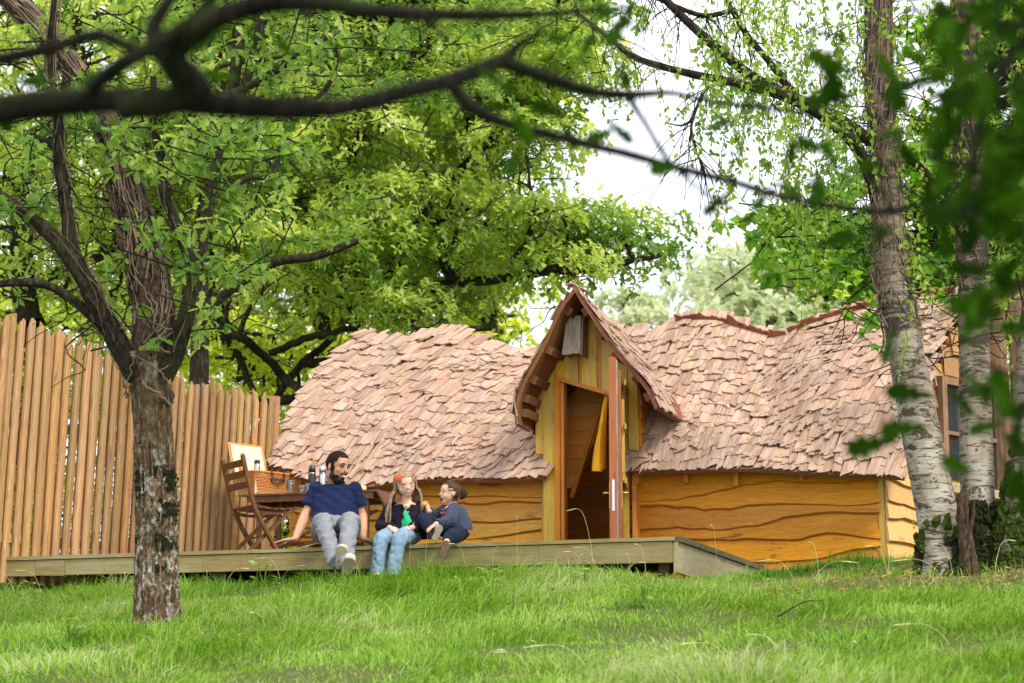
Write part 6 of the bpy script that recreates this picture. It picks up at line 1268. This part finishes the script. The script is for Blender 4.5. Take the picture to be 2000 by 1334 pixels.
def fore_leaves(parent, spots, lsz, Y, m='leaf_fore', seed=0):
    P = []; A = []; Nn = []; S_ = []; tw = []
    for (px, py, n_, sp) in spots:
        c = at(px, py, Y+RNG.uniform(-.25, .3))
        for _ in range(n_):
            p = c+RNG.normal(size=3)*sp*.05*np.array([1, .8, 1]); P.append(p); A.append(RNG.normal(size=3)*np.array([1, .5, .8])+np.array([0, 0, -.3])); Nn.append(np.array([RNG.normal()*.5, -.8+RNG.normal()*.3, RNG.normal()*.6])); S_.append(lsz*RNG.uniform(.7, 1.15))
            tw.append((np.array([c+RNG.normal(size=3)*.01, (c+p)/2+RNG.normal(size=3)*.01, p]), .0013, 4))
    crown_mesh('foliage', [leaves(np.array(P), np.array(A), np.array(Nn), np.array(S_), 'oak', RNG.rand(len(P)))], m, parent); link('twigs', tubes_mesh('twigs', tw), 'bark_fore', parent, kind='stuff')
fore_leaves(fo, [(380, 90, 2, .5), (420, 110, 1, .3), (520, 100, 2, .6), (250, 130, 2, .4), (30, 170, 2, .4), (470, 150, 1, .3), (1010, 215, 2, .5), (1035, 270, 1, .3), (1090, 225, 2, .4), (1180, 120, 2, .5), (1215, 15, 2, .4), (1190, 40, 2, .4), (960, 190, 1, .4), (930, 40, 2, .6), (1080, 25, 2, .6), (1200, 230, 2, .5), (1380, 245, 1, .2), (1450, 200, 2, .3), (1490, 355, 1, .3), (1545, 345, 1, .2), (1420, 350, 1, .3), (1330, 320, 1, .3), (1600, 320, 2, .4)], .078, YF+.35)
fo2 = thing('foreground_oak_spray', 'dark blurred oak leaf spray hanging at the right edge close to camera', 'branch')
FB2 = [[(2150, -60, 4.4, .016), (2020, 60, 4.4, .013), (1930, 180, 4.4, .010), (1900, 320, 4.4, .007), (1880, 430, 4.4, .004)], [(2150, 420, 4.4, .012), (2040, 400, 4.4, .010), (1960, 370, 4.4, .008), (1900, 330, 4.4, .006), (1800, 300, 4.4, .004)], [(2020, 60, 4.4, .007), (1900, 30, 4.4, .005), (1760, 20, 4.4, .004)],
       [(2100, 560, 4.4, .008), (1990, 560, 4.4, .006), (1880, 600, 4.4, .004), (1760, 640, 4.4, .003)], [(2100, 760, 4.4, .006), (2000, 740, 4.4, .005), (1900, 700, 4.4, .003)], [(2060, 560, 4.4, .006), (2010, 700, 4.4, .005), (1985, 850, 4.4, .003), (1960, 960, 4.4, .002)]]
barks('branch', [bark_tube(px4(q), 12, 50, .001, 95+i) for i, q in enumerate(FB2)], 'bark_fore', fo2)
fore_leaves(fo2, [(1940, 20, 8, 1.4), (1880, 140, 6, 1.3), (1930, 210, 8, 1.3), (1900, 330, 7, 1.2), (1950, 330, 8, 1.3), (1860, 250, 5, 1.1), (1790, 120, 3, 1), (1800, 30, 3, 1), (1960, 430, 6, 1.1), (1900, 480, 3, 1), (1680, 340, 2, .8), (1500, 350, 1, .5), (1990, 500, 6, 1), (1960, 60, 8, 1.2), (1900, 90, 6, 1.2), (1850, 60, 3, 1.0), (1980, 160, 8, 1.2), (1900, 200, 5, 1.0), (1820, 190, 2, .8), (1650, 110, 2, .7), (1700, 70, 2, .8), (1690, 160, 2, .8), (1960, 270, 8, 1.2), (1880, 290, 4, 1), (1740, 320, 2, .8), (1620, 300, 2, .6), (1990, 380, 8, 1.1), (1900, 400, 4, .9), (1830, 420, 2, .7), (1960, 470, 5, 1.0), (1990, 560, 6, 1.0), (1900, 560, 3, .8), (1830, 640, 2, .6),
                  (1760, 350, 1, .5), (1990, 660, 4, .9), (1890, 720, 2, .7), (1940, 780, 3, .8), (1990, 820, 6, .9), (1860, 790, 2, .5), (1870, 600, 1, .5), (1800, 830, 1, .4), (1780, 850, 1, .4), (1970, 900, 4, .8), (2000, 950, 3, .7), (1700, 480, 1, .6), (1560, 470, 1, .5), (2010, 60, 6, 1), (2010, 240, 5, 1), (1720, 250, 1, .5)], .092, 4.4)
link_ = None

# ================================================================== grass and ground plants
def grass_field(N_, xr, yr, hmin, hmax, name='grass', wmin=.0035, wmax=.0065, keep=None, lean=.55, rndr=(0, 1), short=False):
    x = RNG.uniform(*xr, N_); y = RNG.uniform(*yr, N_); k = np.ones(N_, bool) if keep is None else keep(x, y); x, y = x[k], y[k]; z = gz(x, y); n = len(x); q = np.stack([x*1.7, y*1.7, x*0], -1)
    tuft = .5+.5*fbm(q, 21, 3); tuft = np.clip((tuft-.25)*1.9, 0, 1)
    fine_ = noise3(np.stack([x*7, y*7, x*0], -1), 77); kk = RNG.rand(n) < .42+.5*tuft+.35*fine_; x, y, z, tuft, q = x[kk], y[kk], z[kk], tuft[kk], q[kk]; n = len(x); h = (hmin+(hmax-hmin)*RNG.rand(n)**1.6)*(.35+1.05*tuft**1.3); w = RNG.uniform(wmin, wmax, n)
    flow = noise3(q*.8, 31)*3.2+RNG.normal(size=n)*.9; ln = h*np.abs(RNG.normal(size=n))*lean; dx, dy = np.cos(flow)*ln, np.sin(flow)*ln; fa = RNG.uniform(0, math.pi, n); wx, wy = np.cos(fa)*w/2, np.sin(fa)*w/2*.4
    b0 = np.stack([x, y, z-.01], -1); W3 = np.stack([wx, wy, 0*x], -1); m1 = b0+np.stack([dx*.22, dy*.22, h*.5], -1); m2 = b0+np.stack([dx*.6, dy*.6, h*.85], -1); tp = b0+np.stack([dx*1.15, dy*1.15, h*(1.0-.35*np.minimum(ln/h, 1.4))+.01], -1)
    r = np.clip(RNG.rand(n)*(rndr[1]-rndr[0])+rndr[0]+.12*(tuft-.5), 0, 1)
    if short:
        V = np.stack([b0-W3, b0+W3, m2-W3*.7, m2+W3*.7, tp], 1); F1 = np.array([(0, 1, 3), (0, 3, 2), (2, 3, 4)]); return V.reshape(-1, 3), (F1[None]+(np.arange(n)*5)[:, None, None]).reshape(-1, 3), np.repeat(r, 5)
    V = np.stack([b0-W3, b0+W3, m1-W3*.9, m1+W3*.9, m2-W3*.6, m2+W3*.6, tp], 1); F1 = np.array([(0, 1, 3), (0, 3, 2), (2, 3, 5), (2, 5, 4), (4, 5, 6)]); base = (np.arange(n)*7)[:, None, None]
    r = np.clip(RNG.rand(n)*(rndr[1]-rndr[0])+rndr[0]+.12*(tuft-.5), 0, 1)
    return V.reshape(-1, 3), (F1[None]+base).reshape(-1, 3), np.repeat(r, 7)
def local(x, y): return (x-K[0])*AX[0]+(y-K[1])*AX[1], (x-K[0])*BX[0]+(y-K[1])*BX[1]
def view(x, y, m=.45): return np.abs(x) < y*.214+m
def bare(x, y):                              # worn patch of leaf litter round the birches
    d = ((x-2.75)/1.15)**2+((y-15.9)/.75)**2; return np.exp(-d*.9)
gbx, gby = float(gB[0]), float(gB[1])
def bare(x, y): d = ((x-gbx+.3)/1.6)**2+((y-gby+.6)/.75)**2; return np.exp(-d)
def keepF(x, y): s_, t_ = local(x, y); on = (s_ > -5.6)&(s_ < .05)&(t_ > .03); return view(x, y)&~on&(t_ < 2.8)&((x-gA[0])**2+(y-gA[1])**2 > .018)&(RNG.rand(len(x)) > .95*bare(x, y))
packs = [grass_field(345000, (-4.6, 4.9), (10.1, 19.5), .025, .10, short=True, wmin=.004, wmax=.0085, lean=1.25, keep=keepF), grass_field(42000, (-4.6, 4.9), (10.1, 19.5), .07, .17, keep=keepF, lean=1.5, wmin=.003, wmax=.0055, rndr=(.35, 1.15))]
packs.append(grass_field(16000, (-14, 14), (6, 24), .05, .14, keep=lambda x, y: (~view(x, y))&((local(x, y)[1] < 0)|(local(x, y)[0] > .3)|(local(x, y)[0] < -5.7)), wmin=.008, wmax=.012))
packs.append(grass_field(5000, (-4.6, 1.4), (16.0, 19.2), .05, .15, keep=lambda x, y: (np.abs(local(x, y)[1]+.10) < .16)&(local(x, y)[0] < .3), lean=.6))
packs.append(grass_field(7000, (1.0, 4.6), (16.4, 20.0), .03, .13, keep=lambda x, y: (local(x, y)[0] > .1)&(local(x, y)[1] < 2.78), lean=.6, rndr=(.2, 1.1)))
crown_mesh('grass', packs, 'grass', None)
# tall flowering stems with seed heads
hs = thing('tall_grass_stalks', 'tall pale grass stalks with seed heads standing along the deck edge', 'grass'); hs['kind'] = 'stuff'; it = []
def stalk(px, py, h, bend=.1, D=None):
    g = ghit(px, py) if D is None else np.array([at(px, py, D)[0], D, float(gz(at(px, py, D)[0], D))]); d_ = RNG.normal(size=2)*bend; q = spline([g, g+np.array([d_[0]*.2, d_[1]*.2, h*.5]), g+np.array([d_[0]*.6, d_[1]*.4, h*.88]), g+np.array([d_[0]*1.3, d_[1]*.6, h*(1-.4*min(1, abs(d_[0])*2))])], 18)
    it.append((q, np.linspace(.0015, .0008, 18), 4)); it.append((q[-5:], [.001, .003, .0034, .0026, .0006], 5))
for _ in range(24): px = RNG.uniform(0, 1320); stalk(px, 1000, RNG.uniform(.10, .26), .12, float((K[1]+(px-1312)/1302*(-1.65)+RNG.uniform(-.35, -.08))))
for _ in range(12): stalk(RNG.uniform(1330, 1960), RNG.uniform(1112, 1150), RNG.uniform(.12, .3), .13)
for _ in range(18): stalk(RNG.uniform(-20, 2020), RNG.uniform(1140, 1330), RNG.uniform(.08, .15), .10)
for px, h in ((800, .42), (1010, .42), (1160, .52), (830, .40), (1400, .42), (700, .3), (655, .36)): stalk(px, 1000, h, .12, float(K[1]+(px-1312)/1302*(-1.65)-.12) if px < 1320 else 17.2)
M['straw'] = plain('straw', (.52, .50, .25), .7, .3, var=.3, trans=0); link('stalks', tubes_mesh('stalks', it), 'straw', hs, kind='stuff')
# broad leaved weeds, each a plant of its own
def weed(px, py, n_, sz, label, up=.5, m='leaf_near', Y=None, h=.12, kind='palm'):
    g = ghit(px, py) if Y is None else np.array([at(px, py, Y)[0], Y, float(gz(at(px, py, Y)[0], Y))]); w = thing('weed_plant', label, 'plant', tuple(g), 0, 'broad leaved weeds in the grass'); a = RNG.uniform(0, 6.3, n_); rr = RNG.uniform(.02, .12, n_)*sz/.06
    P = np.stack([np.cos(a)*rr, np.sin(a)*rr, h*RNG.uniform(.4, 1.2, n_)], -1); A = np.stack([np.cos(a), np.sin(a), RNG.uniform(-.3, .4, n_)], -1); crown_mesh('leaves', [leaves(P, A, np.tile([0, -.4, 1.], (n_, 1))+RNG.normal(size=(n_, 3))*.3, sz*RNG.uniform(.6, 1.2, n_), kind, RNG.uniform(.4, 1, n_))], m, w)
    link('stem', tubes_mesh('stem', [(np.array([[0, 0, -.01], P[i]*[.5, .5, .6], P[i]]), .0018, 4) for i in range(n_)]), 'grass', w, kind='stuff')
weed(135, 1262, 26, .055, 'clump of broad leaved weeds low at the left of oak trunk', h=.16); weed(60, 1170, 12, .05, 'small weed in the grass under the left end of deck')
weed(515, 1112, 9, .06, 'bright leaved weed in front of the deck below the chair', Y=17.6, h=.16); weed(950, 1150, 16, .05, 'dark leaved weed in the middle of lawn below the toddler'); weed(1140, 1148, 10, .045, 'small light green weed to the right of the dark one')
weed(1255, 1190, 16, .055, 'leafy weed below the right corner of deck'); weed(1270, 1160, 10, .05, 'small weed just below the deck corner'); weed(700, 1225, 8, .04, 'tiny upright weed right of the oak trunk', h=.1)
# litter of dry leaves and twigs under the birches
lt = bpy.data.objects; n_ = 1000; x = gbx-.2+RNG.normal(size=n_)*1.0; y = gby-.55+RNG.normal(size=n_)*.35; z = gz(x, y)+.012+.02*RNG.rand(n_); A = RNG.normal(size=(n_, 3)); A[:, 2] *= .25
crown_mesh('fallen_leaves', [leaves(np.stack([x, y, z], -1), A, np.tile([0, -.2, 1.], (n_, 1))+RNG.normal(size=(n_, 3))*.35, RNG.uniform(.015, .042, n_), 'mid', RNG.rand(n_))], 'leaf_fallen', None)
n_ = 46; x = RNG.uniform(-2.8, 3.2, n_); y = RNG.uniform(11.5, 16.5, n_); z = gz(x, y)+.05; A = RNG.normal(size=(n_, 3)); A[:, 2] *= .3
crown_mesh('scattered_leaves', [leaves(np.stack([x, y, z], -1), A, np.tile([0, -.3, 1.], (n_, 1))+RNG.normal(size=(n_, 3))*.4, RNG.uniform(.018, .034, n_), 'mid', RNG.rand(n_))], 'leaf_fallen', None)
# yellow leaves lying on the shingles
P = []; 
for fn, u, v in ((roofL, .86, .42), (roofL, .17, .12), (roofL, .97, .36), (roofR, .15, .5), (roofR, .62, .3), (roofR, .4, .2), (roofR, .25, .75), (roofR, .8, .2), (roofR, .52, .12), (roofR, .33, .9)): p = fn(np.array([u]), np.array([v]))[0]; P.append(wl(p+np.array([0, -.035, .02])))
P = np.array(P); n_ = len(P); M['leaf_yellow'] = plain('yellow_leaf', (.75, .32, .02), .7, .3)
LFL = ['orange leaf on the left roof just beside the dormer eave', 'orange leaf low on the left roof above the flasks', 'orange leaf tight against the dormer on the left roof', 'orange leaf on the right roof under the dormer slope', 'orange leaf low in the middle of right roof', 'orange leaf on the right roof above the second rafter end', 'orange leaf near the right ridge close to the dormer', 'orange leaf low on the right roof beside the birch', 'orange leaf near the eave at the middle of right roof', 'orange leaf right under the sagging ridge cap']
for i in range(n_):
    V, Fc, R_ = leaves(np.zeros((1, 3)), RNG.normal(size=(1, 3))*np.array([1, .2, .4]), np.array([[0, -.75, .6]]), np.array([.05]), 'mid', np.array([.5])); o = link('fallen_leaf', mesh_np('fallen_leaf', V, Fc), 'leaf_yellow', None, label=LFL[i], category='leaf', group='fallen leaves on the roof'); o.location = P[i]
p0 = ghit(1520, 1222); p1 = ghit(1622, 1190); tws = MB(); tws.tube(spline([p0+[0, 0, .05], (p0+p1)/2+[0, 0, .085], p1+[0, 0, .05]], 12), np.linspace(.005, .0025, 12), 6)
o = tws.build('fallen_stick', 'bark_dark', None, True, label='thin dead stick lying in the grass below the right wing', category='stick')
